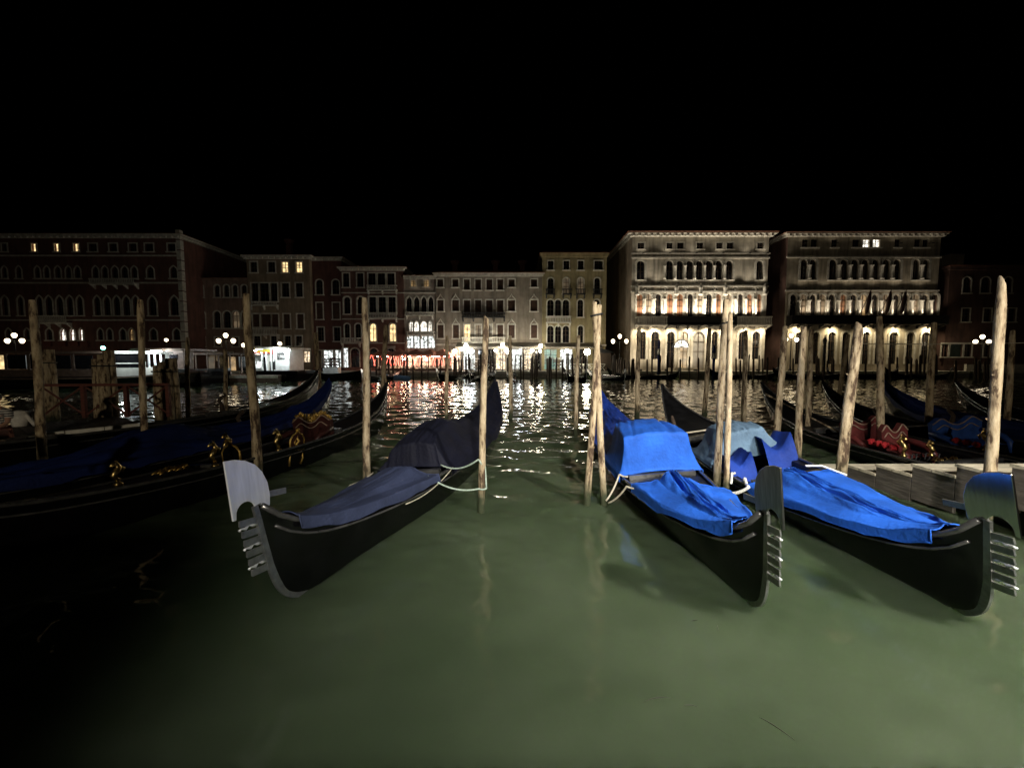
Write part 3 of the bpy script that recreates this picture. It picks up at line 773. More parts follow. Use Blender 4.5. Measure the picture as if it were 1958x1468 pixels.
# ------------------------------------------------------------------ gondolas
GX  = [-5.35,-5.2,-4.9,-4.4,-3.8,-3.0,-2.0,-1.0,0,1.0,2.0,3.0,3.8,4.3,4.6,4.80,4.92,5.02]
GZS = [1.70,1.52,1.26,.98,.77,.61,.51,.46,.45,.46,.48,.53,.60,.68,.78,.90,1.01,1.12]
GB  = [.012,.06,.15,.28,.42,.55,.66,.71,.72,.71,.645,.50,.33,.20,.12,.07,.042,.015]
GZK = [1.62,1.00,.46,.08,-.10,-.16,-.20,-.20,-.20,-.20,-.20,-.17,-.13,-.07,.02,.14,.38,1.02]
def cr(xs, ys, x):
    i = int(np.clip(np.searchsorted(xs, x) - 1, 0, len(xs) - 2))
    def sl(k):
        if k == 0: return (ys[1]-ys[0])/(xs[1]-xs[0])
        if k == len(xs)-1: return (ys[-1]-ys[-2])/(xs[-1]-xs[-2])
        a, b = (ys[k]-ys[k-1])/(xs[k]-xs[k-1]), (ys[k+1]-ys[k])/(xs[k+1]-xs[k])
        return 0 if a*b <= 0 else 2*a*b/(a+b)
    h = xs[i+1]-xs[i]; t = (x-xs[i])/h; m0, m1 = sl(i)*h, sl(i+1)*h
    return (2*t**3-3*t*t+1)*ys[i]+(t**3-2*t*t+t)*m0+(-2*t**3+3*t*t)*ys[i+1]+(t**3-t*t)*m1
zs = lambda x: cr(GX, GZS, x)
hb = lambda x: cr(GX, GB, x)
zk = lambda x: cr(GX, GZK, x)
STX = sorted(set(list(np.linspace(-5.35, 5.02, 60)) + [-5.28,-5.1] + list(np.arange(4.3, 5.02, .045))))
def hull_mesh():
    m = MB(); P = []
    for x in STX:
        b, s, k = hb(x), zs(x), zk(x); row = []
        e = max(0.0, (abs(x + .15) - 2.0) / 3.1); bt = .68 - .5*min(1, e)**.8
        prof = [(1.0, 1.0), (1 - (1-bt)*.12, .8), (1 - (1-bt)*.38, .5), (1 - (1-bt)*.68, .22), (bt, .0)]
        for f, t in prof: row.append((x, b*f, k + (s-k)*t))
        row.append((x, 0, k - .02))
        for f, t in prof[::-1]: row.append((x, -b*f, k + (s-k)*t))
        P.append(row)
    m.grid(P); return m
def deck_mesh(xa, xb, crown):
    m = MB(); P = []
    for x in np.linspace(xa, xb, 22):
        b = max(hb(x) - .015, .003)
        P.append([(x, b*v, zs(x) - .02 + crown*(1-v*v)) for v in np.linspace(-1, 1, 9)])
    m.grid(P); return m
def side_strip(m, off_z, half, out, xa=-5.3, xb=4.99, n=70):
    for s in (-1, 1):
        pts = []
        for x in np.linspace(xa, xb, n):
            pts.append((x, s*(hb(x)*(1 - .03*(off_z < -.05)) + out), zs(x) + off_z))
        m.tube(pts, half, 6)
STEM = [(5.02,1.12),(4.99,.88),(4.965,.66),(4.94,.48),(4.90,.32),(4.83,.18),(4.71,.07),(4.53,-.01),(4.3,-.06),(4.05,-.1)]
_t = np.arange(len(STEM)); STEM = [(cr(_t, [q[0] for q in STEM], k), cr(_t, [q[1] for q in STEM], k)) for k in np.linspace(0, len(STEM) - 1, 28)]
def ferro(parent, sm='steel'):
    # band down the stem
    band = []
    for i, (x, z) in enumerate(STEM):
        a = STEM[max(i-1, 0)]; b = STEM[min(i+1, len(STEM)-1)]
        t = Vector((b[0]-a[0], 0, b[1]-a[1])).normalized(); nrm = Vector((-t.z, 0, t.x))
        if nrm.x < 0: nrm = -nrm
        if i > 22 and nrm.z > 0: nrm = -nrm
        wd = .055 if i < 20 else .048
        band.append(((x - nrm.x*.03, z - nrm.z*.03), (x + nrm.x*wd, z + nrm.z*wd)))
    poly = [b[0] for b in band] + [b[1] for b in band[::-1]]
    fe = None
    m = MB()
    for i in range(len(band) - 1):
        a, b, c, d = band[i][0], band[i+1][0], band[i+1][1], band[i][1]
        m.prism([a, b, c, d], -.013, .013)
    # blade
    m2 = MB()
    A = [(5.30,1.61),(5.20,1.60),(5.09,1.565),(4.99,1.50),(4.92,1.41),(4.875,1.29),(4.865,1.17),(4.88,1.07),(4.91,1.04),(4.96,1.06),(5.0,1.05),(5.045,1.06)]
    notch = [(5.15 + .10*math.cos(a), 1.10 + .09*math.sin(a)) for a in np.linspace(PI, 0.0, 11)]
    poly = A + notch + [(5.255,1.06),(5.29,1.065)]
    m2.prism(poly, -.009, .009)
    fe = m2.build('prow_iron', sm, parent); bv = fe.modifiers.new('bevel', 'BEVEL'); bv.width = .005; bv.segments = 2; bv.limit_method = 'ANGLE'
    m.build('stem_band', 'steel_dull', fe)
    # six teeth with rods between the pairs, one tooth backwards
    z = 1.04
    for k in range(6):
        xs0 = np.interp(z - .03, [s[1] for s in STEM[:18][::-1]], [s[0] for s in STEM[:18][::-1]])
        sl = .03
        MB().prism([(xs0+.03, z-sl), (xs0+.225, z), (xs0+.23, z-.05), (xs0+.22, z-.062), (xs0+.03, z-.062-sl)], -.007, .007).build('tooth', 'steel_dull', fe)
        if k % 2 == 0:
            r = MB(); zz = z - .085
            r.tube([(xs0+.04,0,zz-.02),(xs0+.09,.0,zz-.005),(xs0+.13,0,zz+.012),(xs0+.17,0,zz-.008),(xs0+.21,0,zz+.008),(xs0+.235,0,zz)], [.007,.016,.007,.017,.008,.013], 6)
            r.build('fret_rod', 'steel', fe, True)
        z -= .105 if k % 2 == 0 else .085
    MB().prism([(4.875,1.14),(4.66,1.105),(4.655,1.165),(4.875,1.2)], -.007, .007).build('back_tooth', 'steel_dull', fe)
    return fe

def stroke(mb, pts, r=.02): mb.tube(pts, r, 5)

def gondola(label, stem_xy, head, scale=1.0, group='moored gondolas', heel=6.0, hullm='lacquer', iron='steel'):
    h = Vector((head[0], head[1], 0)).normalized()
    org = Vector((stem_xy[0], stem_xy[1], 0)) - h * 4.86 * scale
    rz = math.atan2(h.y, h.x)
    g = thing('gondola', label, 'gondola', org, rz, group); g.scale = (scale,)*3; g.rotation_euler = (math.radians(heel), 0, rz)
    hu = hull_mesh().build('hull', hullm, g, True)
    m = MB(); side_strip(m, .012, .03, 0.0); m.build('gunwale', 'lacquer_trim', g, True)
    m = MB(); side_strip(m, -.13, .017, .006, -5.0, 4.9); m.build('rub_rail', 'lacquer_trim', g, True)
    deck_mesh(1.9, 5.0, .045).build('foredeck', 'deck_black', g, True)
    deck_mesh(-5.3, -1.7, .05).build('afterdeck', 'deck_black', g, True)
    m = MB(); P = []                      # cockpit lining and floor
    for x in np.linspace(-1.75, 1.95, 14):
        b, s = hb(x), zs(x)
        P.append([(x, b-.02, s-.005), (x, b-.13, s-.008), (x, b-.15, s-.05), (x, b*.72, .02), (x, -b*.72, .02), (x, -b+.15, s-.05), (x, -b+.13, s-.008), (x, -b+.02, s-.005)])
    m.grid(P)
    for x in (-1.75, 1.95):
        b, s = hb(x), zs(x); m.add([(x, b-.1, s-.01), (x, -b+.1, s-.01), (x, -b*.7, .02), (x, b*.7, .02)], [(0,1,2,3)])
    m.build('cockpit', 'deck_black', g)
    MB().box((-1.68, -hb(-1.7)+.1, zs(-1.7)-.06), (-1.55, hb(-1.7)-.1, zs(-1.7)+.09)).build('stern_coaming', 'lacquer_trim', g)
    MB().box((1.82, -hb(1.85)+.1, zs(1.85)-.06), (1.93, hb(1.85)-.1, zs(1.85)+.07)).build('bow_coaming', 'lacquer_trim', g)
    m = MB(); y = -hb(-2.1)+.02; z = zs(-2.1)      # oarlock
    m.tube([(-2.1,y,z-.05),(-2.1,y-.02,z+.2),(-2.04,y-.03,z+.36),(-2.12,y-.02,z+.46),(-2.22,y,z+.5),(-2.2,y,z+.58)], [.07,.06,.05,.055,.045,.03], 8)
    m.build('oarlock', 'wood_dark', g, True)
    if iron: ferro(g, iron)
    return g

def fbm(x, y, z, o=3): return mnoise.fractal(Vector((x, y, z)), 0.6, 2.0, o)
def tarp(name, label, g, stations, matn, wr=.02, seed=0.0, hang=.10, cat='canvas cover', n_sub=11, fold=1.0, round_=0.0, group=None, creases=9, cdepth=.03, skew=0.0, yoff=0.0):
    """canvas over the boat: stations (x, half width of ridge, top z) in boat space, skirts down to the gunwale"""
    xs = [s[0] for s in stations]
    P = []; N = []
    for i in range(len(stations) - 1):
        for t in np.linspace(0, 1, n_sub, endpoint=(i == len(stations) - 2)):
            N.append(tuple(stations[i][k] * (1-t) + stations[i+1][k] * t for k in range(3)))
    VS = np.linspace(-1, 1, 85)
    rn = random.Random(int(seed*10)); CR = [(rn.uniform(-.75, .75), rn.uniform(-.16, .16), rn.uniform(.02, .05), rn.uniform(.4, 1.0), rn.uniform(xs[-1], xs[0]), rn.uniform(.5, 1.6)) for _ in range(creases)]
    for ii, (x, wt, zt) in enumerate(N):
        b = max(hb(x), .01) + .048; s = zs(x) + .062; row = []
        wt = min(wt, b*.97)
        for v in VS:
            a = abs(v); sg = 1 if v >= 0 else -1
            if a < .45: y, z = wt*a/.45, zt - round_*(a/.45)**2
            elif a < .86:
                f = (a-.45)/.41; sag = math.sin(PI*f)*.05*fold
                y, z = wt + (b-wt)*f - sag*.4, (zt-round_)*(1-f) + s*f - sag
            else:
                f = (a-.86)/.14; y, z = b + .012*f, s - hang*f*(1 + .5*fbm(x*1.3+seed, sg*3., 1))
            d = wr * (1.0 if a < .86 else .35)
            q = fbm(x*.9+seed, v*4.2 + x*.55, seed) + .55*abs(fbm(x*1.1+seed*2, v*7.5 - x*.8, seed+5))
            z += d*q*1.6 - (cdepth*sum(A_*math.exp(-((v - c_ - s_*(x - xs[0]))/w_)**2 - ((x - m_)/l_)**2) for c_, s_, w_, A_, m_, l_ in CR) if .06 < a < .9 else 0); y = max(y + d*.5*fbm(x*2+seed, v*3, seed+9)*min(1, a*4), 0)
            lo = (s - .02 + .055*max(0, 1 - (y/b)**2)) if a < .86 else s - hang*1.6
            sk = skew*max(0, v)*(xs[0] - x)/(xs[0] - xs[-1]); row.append((x + sk + d*.6*fbm(x*3, v*5, seed+2), sg*y + yoff*max(0, 1 - a/.86), max(z, lo)))
        P.append(row)
    m = MB(); m.grid(P)
    o = m.build(name, matn, None, True, g.location); o.rotation_euler = g.rotation_euler; o.scale = g.scale
    h = MB()
    for e in (0, -1): h.tube([r[e] for r in P[::2]], .009, 5)
    for e in (0, -1): h.tube([q for q in P[e][::2]], .008, 5)
    h.build('hem', matn, o, True)
    return tag(o, label, cat, group)

def gp(g, x, y, z):
    """boat space -> world"""
    return g.location + g.rotation_euler.to_matrix() @ (Vector((x, y, z)) * g.scale[0])

def rope(label, pts, r=.012, m='rope_pale', sag=0.0, n=14):
    """rope through points with a drooping arc between them"""
    out = []
    for a, b in zip(pts, pts[1:]):
        a, b = Vector(a), Vector(b)
        for t in np.linspace(0, 1, n, endpoint=False):
            p = a.lerp(b, t); p.z -= sag*4*t*(1-t)*(b-a).length; out.append(p)
    out.append(Vector(pts[-1]))
    base = out[0].copy(); mb = MB(); mb.tube([p - base for p in out], r, 6)
    return tag(mb.build('mooring_rope', m, None, True, base), label, 'rope', 'mooring ropes')

# three near gondolas
HD1 = (-.185, -.983)
G1 = gondola('gondola with bright steel prow under a dull navy canvas, bow pointing left', (-2.30, 3.74), HD1)
G2 = gondola('gondola covered in bright blue canvas, bow towards the water gap at the right centre', (2.44, 3.58), (-.07, -1), iron='steel_shaded')
G3 = gondola('gondola under blue canvas at the lower right with a blue-reflecting prow', (4.43, 3.45), (-.12, -1), heel=12.0, iron='steel_mirror')
tarp('foredeck_cover', 'dull navy canvas over the bow deck of the left centre gondola', G1, [(4.68,.04,.90),(4.45,.10,.80),(4.2,.16,.76),(3.6,.2,.72),(2.9,.24,.72),(2.35,.24,.74),(2.2,.24,.70)], 'canvas_navy', .009, 3.1, .13, round_=.03, creases=4, cdepth=.025)
tarp('stern_cover', 'black navy canvas tented over the seats and stern of the left centre gondola', G1, [(1.72,.5,.50),(1.66,.42,.98),(1.3,.36,1.12),(.5,.30,1.24),(-.2,.26,1.10),(-1.2,.24,.98),(-2.4,.2,1.0),(-3.5,.16,1.16),(-4.4,.10,1.42),(-5.0,.05,1.68),(-5.3,.012,1.84)], 'canvas_night', .028, 7.7, .16, round_=.06, creases=5, cdepth=.05)
tarp('foredeck_cover', 'wrinkled bright blue canvas over the bow deck of the right centre gondola', G2, [(4.68,.03,.90),(4.5,.06,.82),(4.3,.10,.77),(3.8,.12,.74),(3.2,.10,.73),(2.7,.08,.76),(2.45,.06,.75)], 'canvas_blue', .030, 12.3, .12, fold=1.4, round_=.02, skew=.6, creases=30, cdepth=.07)
tarp('cabin_cover', 'boxy bright blue canvas cover over the seats of the right centre gondola', G2, [(1.84,.50,.50),(1.80,.54,1.24),(1.3,.52,1.29),(.62,.46,1.28),(.35,.42,.95)], 'canvas_blue', .014, 21.0, .10, round_=.05, yoff=-.05, creases=8, cdepth=.04)
tarp('stern_cover', 'darker blue canvas over the stern of the right centre gondola', G2, [(.45,.45,.92),(-.4,.42,.90),(-1.6,.34,.92),(-2.8,.26,.98),(-3.8,.18,1.16),(-4.5,.11,1.40),(-5.0,.05,1.62),(-5.3,.012,1.80)], 'canvas_blue_deep', .03, 33.0, .16, round_=.08)
tarp('foredeck_cover', 'wrinkled bright blue canvas over the bow deck of the lower right gondola', G3, [(4.66,.03,.89),(4.45,.06,.80),(4.2,.10,.75),(3.7,.12,.73),(3.0,.10,.72),(2.4,.08,.74),(1.95,.08,.70)], 'canvas_blue', .030, 44.4, .12, fold=1.4, round_=.02, creases=30, cdepth=.07)
tarp('seat_cover', 'grey-blue canvas over the main seat of the lower right gondola', G3, [(.62,.34,.46),(.58,.36,1.10),(.1,.36,1.16),(-.5,.34,1.08),(-.8,.3,.62)], 'canvas_grey', .03, 51.0, .05, round_=.04)
def drape(label, g, x0, x1, y0, y1, zlow, zhi, seed):
    """canvas thrown over a small chair: sags between two high corners"""
    P = []
    for i, a in enumerate(np.linspace(0, 1, 15)):
        row = []
        for j, b in enumerate(np.linspace(0, 1, 13)):
            x = x0 + (x1-x0)*a; y = y0 + (y1-y0)*b
            top = zlow + (zhi-zlow)*(abs(2*b-1)**1.6)*(1 - .35*a)
            e = max(0, (abs(2*a-1)-.78)/.22)
            z = top*(1-e) + (zlow-.38)*e + .03*fbm(x*4+seed, y*5, 1)
            row.append((x, y, z))
        P.append(row)
    o = MB().grid(P).build('seat_cover', 'canvas_blue_deep', None, True, g.location); o.rotation_euler = g.rotation_euler
    return tag(o, label, 'canvas cover')
drape('deep blue canvas hanging over the left small chair of the lower right gondola', G3, 1.35, .55, -.66, -.22, .62, .86, 1.0)
drape('deep blue canvas hanging over the right small chair of the lower right gondola', G3, 1.0, .1, .16, .70, .66, .98, 2.0)

# gondolas on the left
HL = (-.2, -.98)
def stern_to_stem(st, head): 
    h = Vector((head[0], head[1])).normalized(); return (st[0] + h.x*10.1, st[1] + h.y*10.1)
G4 = gondola('open black gondola with gilded chairs at the left, behind the steel prow', stern_to_stem((-4.45, 14.0), HL), HL)
G5 = gondola('gondola fully wrapped in dark blue canvas at the left edge', stern_to_stem((-6.55, 14.0), HL), HL)
G6 = gondola('large unlit black gondola behind the blue wrapped one', stern_to_stem((-9.4, 15.4), (-.3, -.95)), (-.3, -.95), 1.22, iron=False)
tarp('full_cover', 'dark blue canvas wrapping the leftmost gondola from bow to stern', G5, [(4.4,.1,.72),(3.4,.2,.70),(2.0,.3,.74),(1.0,.36,.96),(.2,.34,1.0),(-.8,.32,.78),(-2.0,.28,.78),(-3.0,.22,.86),(-3.9,.16,1.06),(-4.6,.1,1.34),(-5.0,.05,1.58),(-5.3,.012,1.80)], 'canvas_marine', .04, 61.0, .16, round_=.08)

# gondolas on the right behind the stairs
HR = (-.09, -1)
def place_r(lab, u, st_y, **k):
    x = (u - CX) / F * st_y
    return gondola(lab, stern_to_stem((x, st_y), HR), HR, **k)
G7 = place_r('open black gondola with red upholstered seats beyond the wooden steps', 1468, 14.5)
G8 = place_r('open black gondola with a blue seat behind the one with red seats', 1586, 14.6)
G9 = place_r('gondola under dark blue canvas at the right, third beyond the steps', 1700, 14.6)
G10 = place_r('black gondola farthest right, its stern against the bright water', 1842, 14.8)
tarp('full_cover', 'dark blue canvas over the third gondola beyond the wooden steps', G9, [(4.4,.1,.72),(3.4,.2,.70),(2.0,.3,.72),(.6,.34,.80),(-.8,.32,.80),(-2.0,.28,.80),(-3.0,.22,.88),(-3.9,.16,1.06),(-4.6,.1,1.34),(-5.0,.05,1.58),(-5.3,.012,1.80)], 'canvas_marine', .03, 71.0, .16, round_=.08)

# seats
def loveseat(label, g, x, y, upm, width=1.0, crest=True, zf=.08, face=1):
    r = thing('settee', label, 'settee', gp(g, x, y, zf)); r.rotation_euler = g.rotation_euler
    W2 = width/2
    MB().box((-.28, -W2+.06, .0), (.3, W2-.06, .26)).build('seat_base', 'lacquer', r)
    m = MB(); P = []
    for a in np.linspace(-.3, .34, 8):
        P.append([(a, b*W2*.93, .30 + .08*(1-(b)**4)*(1-((a-.02)/.36)**4)) for b in np.linspace(-1, 1, 11)])
    m.grid(P); m.build('seat_cushion', upm, r, True)
    def top(t): return .78 + .13*math.cos(2*PI*t*1.0)*(-1 if abs(t) > 2 else 1)*0 + .16*math.exp(-((abs(t)-.62)/.28)**2) - .02*math.exp(-(t/.2)**2)
    m = MB(); out = [(W2*t*1.02, top(t)) for t in np.linspace(-1, 1, 25)]
    poly = [(-W2*1.0, .2)] + out + [(W2*1.0, .2)]
    m.prism(poly, -.42, -.30, 'x'); bk = m.build('backrest', upm, r)
    m = MB(); m.tube([(-.29, a, b-.02) for a, b in out], .014, 5); m.tube([(-.285, a*.85, b*.8) for a, b in out], .012, 5); m.build('piping', 'cream_piping', bk, True)
    for s in (-1, 1):
        m = MB(); m.tube([(-.36, s*W2*.98, .55), (-.1, s*W2*1.04, .52), (.15, s*W2*1.04, .47), (.3, s*W2*1.0, .36), (.33, s*W2, .1)], [.07,.075,.07,.06,.05], 8); m.build('armrest', upm, r, True)
    if crest:
        m = MB(); random.seed(3)
        for i in range(26):
            t = -1 + 2*i/25; h = .05 + .13*math.exp(-(t/.5)**2) + .05*random.random()
            z0 = top(t); y0 = W2*t
            m.tube([(-.36, y0, z0-.02), (-.36+.03*random.uniform(-1,1), y0+.05*random.uniform(-1,1), z0+h*.6), (-.34, y0+.07*random.uniform(-1,1), z0+h)], [.035,.03,.012], 6)
            m.ball((-.34, y0+.03*random.uniform(-1,1), z0+.02+h*.5*random.random()), .03, 6, 4)
        m.build('gilded_crest', 'gilt', r, True)
    return r
def small_chair(label, g, x, y, rot, upm, frame='gilt'):
    r = thing('gondola_chair', label, 'chair', gp(g, x, y, .06)); r.rotation_euler = (g.rotation_euler.x, 0, g.rotation_euler.z + rot)
    MB().box((-.2, -.2, .27), (.2, .2, .33)).build('seat', upm, r)
    for sx in (-1, 1):
        for sy in (-1, 1):
            MB().tube([(.18*sx, .18*sy, .29), (.2*sx, .2*sy, .14), (.17*sx, .17*sy, 0)], [.025,.018,.022], 6).build('leg', frame, r, True)
    o = [(-.2,.34),(-.21,.58),(-.14,.68),(-.05,.72),(0,.78),(.05,.72),(.14,.68),(.21,.58),(.2,.34)]
    MB().prism([(a*.9, b*.98) for a, b in o], -.21, -.19, 'x').build('backrest', upm, r)
    m = MB(); m.tube([(-.2, a, b) for a, b in o], .022, 6); m.ball((-.2, 0, .79), .05, 8, 5); m.tube([(-.2,-.2,.34),(-.2,.2,.34)], .02, 6)
    m.tube([(-.215,-.03,.42),(-.22,.05,.48),(-.22,-.04,.54),(-.22,.03,.6),(-.215,0,.65)], [.012,.03,.036,.028,.01], 6)
    m.tube([(-.215,.06,.44),(-.22,.1,.52),(-.215,.06,.58)], [.01,.02,.01], 5)
    m.build('chair_frame', frame, r, True)
    return r
def seahorse(g, x, y, z=None, s=1.0, m_='brass'):
    z = zs(x) + .02 if z is None else z
    m = MB(); m.lathe([(.06,0),(.06,.03),(.03,.05),(.03,.1)], (x, y, z), 8)
    m.tube([(x-.05*s,y,z+.08),(x+.02*s,y,z+.13*s),(x+.05*s,y,z+.2*s),(x,y,z+.27*s),(x-.05*s,y,z+.33*s),(x-.03*s,y,z+.4*s),(x+.03*s,y,z+.42*s),(x+.09*s,y,z+.38*s)], [.015,.03,.045,.05,.04,.032,.035,.015], 8)
    m.tube([(x-.05*s,y,z+.36*s),(x-.12*s,y,z+.3*s),(x-.1*s,y,z+.22*s)], [.02,.03,.008], 5)
    for k in range(3): m.bar((x-.03*s,y,z+(.4+.01*k)*s), (x-.06*s+.03*k*s,y,z+(.49)*s), .01, 4, .003)
    m.build('brass_seahorse', m_, g, True)
loveseat('oxblood settee with a gilded leafy crest in the left open gondola', G4, -.95, 0, 'oxblood_dark', 1.12)
small_chair('black chair with gilded oval back nearest the camera in the left open gondola', G4, 1.55, .28, 0, 'lacquer')
small_chair('oxblood side chair with gilded frame in front of the crested settee', G4, .15, .45, -PI/2, 'oxblood_dark')
seahorse(G4, .6, hb(.6)-.05); seahorse(G4, .6, -hb(.6)+.05); seahorse(G4, 3.1, .1, s=.8, m_='brass'); seahorse(G4, 1.9, .52, s=1.0)
m = MB(); random.seed(9)
for i in range(40):
    a = random.random()*2*PI; rr = random.random()**.5
    x, y = 2.35 + .34*rr*math.cos(a), .15 + .2*rr*math.sin(a); z = zs(2.4) + .07 + .03*random.random()
    m.tube([(x-.05,y,z-.02),(x,y+.02,z+.03),(x+.05,y+.03*random.uniform(-1,1),z)], [.01,.026,.008], 5)
m.build('gilded_carving', 'gilt', G4, True)
m = MB()                 # tasselled cord with cushions
for i in range(7):
    m.ball((.75 - .09*i, .5, zs(.5)-.1+.02*math.sin(i*2)), .035, 7, 5)
m.build('tassel_cord', 'cloth_white', G4, True)
loveseat('red upholstered settee with pale piping beyond the wooden steps', G7, -.3, -.02, 'oxblood', .98, crest=False)
s7 = loveseat('small red side seat with ironwork in front of the red settee', G7, .75, -.15, 'oxblood', .55, crest=False)
m = MB(); random.seed(5)
for i in range(8):
    y0 = -.36 + .09*i; m.tube([(.3,y0,.2),(.34,y0+.05,.28),(.32,y0+.1,.36),(.3,y0+.03,.4),(.32,y0-.02,.33)], .014, 5)
m.build('scroll_ironwork', 'iron', s7, True)
def pompons(g, label, xs, y, zf):
    base = gp(g, xs[0], y, zf); r = thing('pompon_cord', label, 'cord', base, g.rotation_euler.z)
    k = 0; m = MB(); m.tube([(x - xs[0], .03*math.sin(i), .02*math.cos(i*2)) for i, x in enumerate(np.linspace(xs[0], xs[-1], 12))], .014, 6); m.build('cord', 'gilt', r, True)
    for x in xs:
        m = MB(); k += 1
        m.ball((x - xs[0], 0, 0), .075, 12, 8, .85)
        for q in range(26):
            a, b = random.random()*2*PI, math.acos(random.uniform(-1, 1)); c = (x-xs[0]+.07*math.sin(b)*math.cos(a), .07*math.sin(b)*math.sin(a), .06*math.cos(b)); m.ball(c, .022, 5, 3)
        m.build('pompon', 'pompon_red', r, True)
pompons(G7, 'red pompon cord along the near gunwale beside the red seats', [.35,.56,.72,.95], -hb(.6)+.14, .62)
seahorse(G7, 1.2, -hb(1.2)+.1); seahorse(G7, 1.35, -.2, z=.5, s=.7)
m = MB()
for i in range(30):
    x, y = 1.5 + .4*random.random(), -.5 + .5*random.random(); z = zs(1.6) + .03*random.random()
    m.tube([(x-.05,y,z),(x,y+.02,z+.04),(x+.05,y,z)], [.01,.022,.008], 5)
m.build('gilded_carving', 'brass', G7, True)
loveseat('blue seat with white piping in the gondola at the right edge', G8, -.2, 0, 'seat_blue', 1.15, crest=False)
pompons(G8, 'red pompon cord in front of the blue seat at the right', [.1,.34,.55], -hb(.3)+.12, .58)
seahorse(G8, .75, -hb(.75)+.1, s=1.1)
# oars lying along two of the boats
for g, lab in ((G7, 'long wooden oar lying along the gondola with red seats'), (G3, 'pale wooden oar across the stern of the lower right gondola')):
    m = MB(); a, b = (gp(g, -4.4, -.15, 1.16), gp(g, -.9, -.42, .60)) if g is G7 else (gp(g, -2.0, -.62, .62), gp(g, -1.75, .7, .62))
    m.bar((0,0,0), tuple(b - a), .022, 8); m.bar(tuple((b-a)*-.18), (0,0,0), .05, 6, .03)
    tag(m.build('oar', 'tread_wood' if g is G3 else 'pole_wood', None, True, a), lab, 'oar')

# ------------------------------------------------------------------ mooring poles
POLES = []
def pole(label, top, base, wpx, Z=None, bulge=0, cut=0.0, group='wooden mooring poles'):
    if Z is None: b = at_z(base[0], base[1], 0.0)
    else: b = at_y(base[0], base[1], Z)
    t = at_y(top[0], top[1], b.y)
    if Z is not None:       # carry the line of the pole on down to the water
        k = (0 - t.z) / (b.z - t.z); b = t + (b - t) * k
    r = wpx * b.y / F / 2 / math.sqrt(1 + (b.x / b.y) ** 2)
    sd = len(POLES) * 3.7
    ax = (t - b); L = ax.length; n = 18; N = 12
    dn = ax.normalized(); pts = []; vs = []; fs = []
    x_ = dn.cross(Vector((0, 1, 0))).normalized(); y_ = dn.cross(x_)
    m = MB(); rows = []
    for i in range(n + 1):
        f = -1.4 / L + (1 + 1.4 / L) * i / n
        c = ax * f + x_ * (.22*r*wob(sd + f*.55)) + y_ * (.22*r*wob(sd + 3 + f*.5))
        rr = r * (1.08 - .2*max(f, 0)) * (1 + .06*wob(sd + i*1.3))
        if bulge and f > .8: rr *= 1 + bulge*math.sin((f-.8)/.2*PI)
        row = []
        for k in range(N):
            a = 2*PI*k/N; q = rr*(1 + .07*wob(sd + k*2.1 + i*.4))
            if i == n: q *= .82
            row.append(c + x_*(q*math.cos(a)) + y_*(q*math.sin(a)) + (dn * (cut*math.cos(a)*r*2.2) if i == n else Vector((0,0,0))))
        rows.append(row)
    m.grid(rows, True); top_ring = rows[-1]
    m.add([sum(top_ring, Vector())/N + dn*r*.25] + top_ring, [(0, 1 + k, 1 + (k+1) % N) for k in range(N)])
    for k in range(3):        # branch stubs
        f = .25 + .22*k + .05*wob(sd+k); a = wob(sd + k*7)*PI
        d = x_*math.cos(a) + y_*math.sin(a); c = ax*f + d*r*.85
        m.bar(c, c + d*r*.35 + dn*r*.2, r*.3, 6, r*.15)
    o = m.build('mooring_pole', 'pole_wood', None, True, b)
    POLES.append(b)
    return tag(o, label, 'pole', group)
pole('dim crooked pole nearest the left edge beside the seated person', (62,574), (86,900), 21, 8.4)
pole('dim pole with flaking bark left of the dark blue wrapped gondola cover', (267,573), (278,905), 15, 8.2, .15)
pole('tall pole standing right behind the bright steel prow', (472,562), (496,925), 19)
pole('straight pale pole left of the navy covered gondola', (697,570), (702,948), 14.5)
pole('pale pole tied with a green rope beside the navy cover', (930,607), (919,978), 13, cut=.3)
pole('left pole of the crossed pair in the middle of the water', (1146,583), (1123,966), 12.5)
pole('right pole of the crossed pair in the middle of the water', (1137,578), (1154,966), 12.5)
pole('left pole of the bright leaning pair beside the blue canvas', (1388,573), (1369,948), 14.5)
pole('right pole of the bright leaning pair beside the blue canvas', (1397,600), (1388,958), 12)
pole('thick pale pole leaning right with a slanted cut top before the steps', (1642,625), (1604,935), 23, cut=.5)
pole('tallest thickest pole near the right edge with a pointed cut', (1917,545), (1892,905), 27, 5.35, cut=1.0)
pole('wavy peeled pole rising behind the wooden steps', (1682,605), (1685,880), 16, .0 or None, .0)
pole('knotty orange-brown pole at the left end of the steps', (1536,625), (1523,895), 15)
pole('slim grey pole just right of the knotty orange-brown one', (1552,630), (1543,845), 12)
pole('dull pole left of the knotty orange-brown one', (1501,624), (1484,858), 14)
pole('brown pole in front of the right end of the arcaded palace', (1786,617), (1775,800), 16, 11.8)
pole('grey pole partly hidden behind the tallest right pole', (1937,632), (1926,800), 15, 11.8)
pole('thin pole behind the thick slanted-cut one', (1622,640), (1596,812), 10)
pole('thin pale pole in front of the left bays of the brightest palace', (1222,627), (1217,800), 9)
pole('thin pale pole in front of the middle of the brightest palace, leaning right', (1357,628), (1347,798), 9)
pole('brown pole in front of the right bays of the brightest palace', (1426,632), (1421,828), 10)
pole('thin pole in front of the yellow house', (1106,642), (1100,832), 8)
pole('thin pole with a white rope right of the navy covered stern', (975,642), (977,800), 8)
pole('thin pole in front of the red umbrellas, right of the beige house corner', (855,642), (853,806), 7)
pole('dark pole beside the stern of the open gilded gondola', (737,622), (733,800), 10)
pole('dark slim pole behind the pointed blue stern at the left', (604,636), (610,775), 10)
pole('slim pole left of centre below the three-globe lamp', (431,668), (433,800), 9)
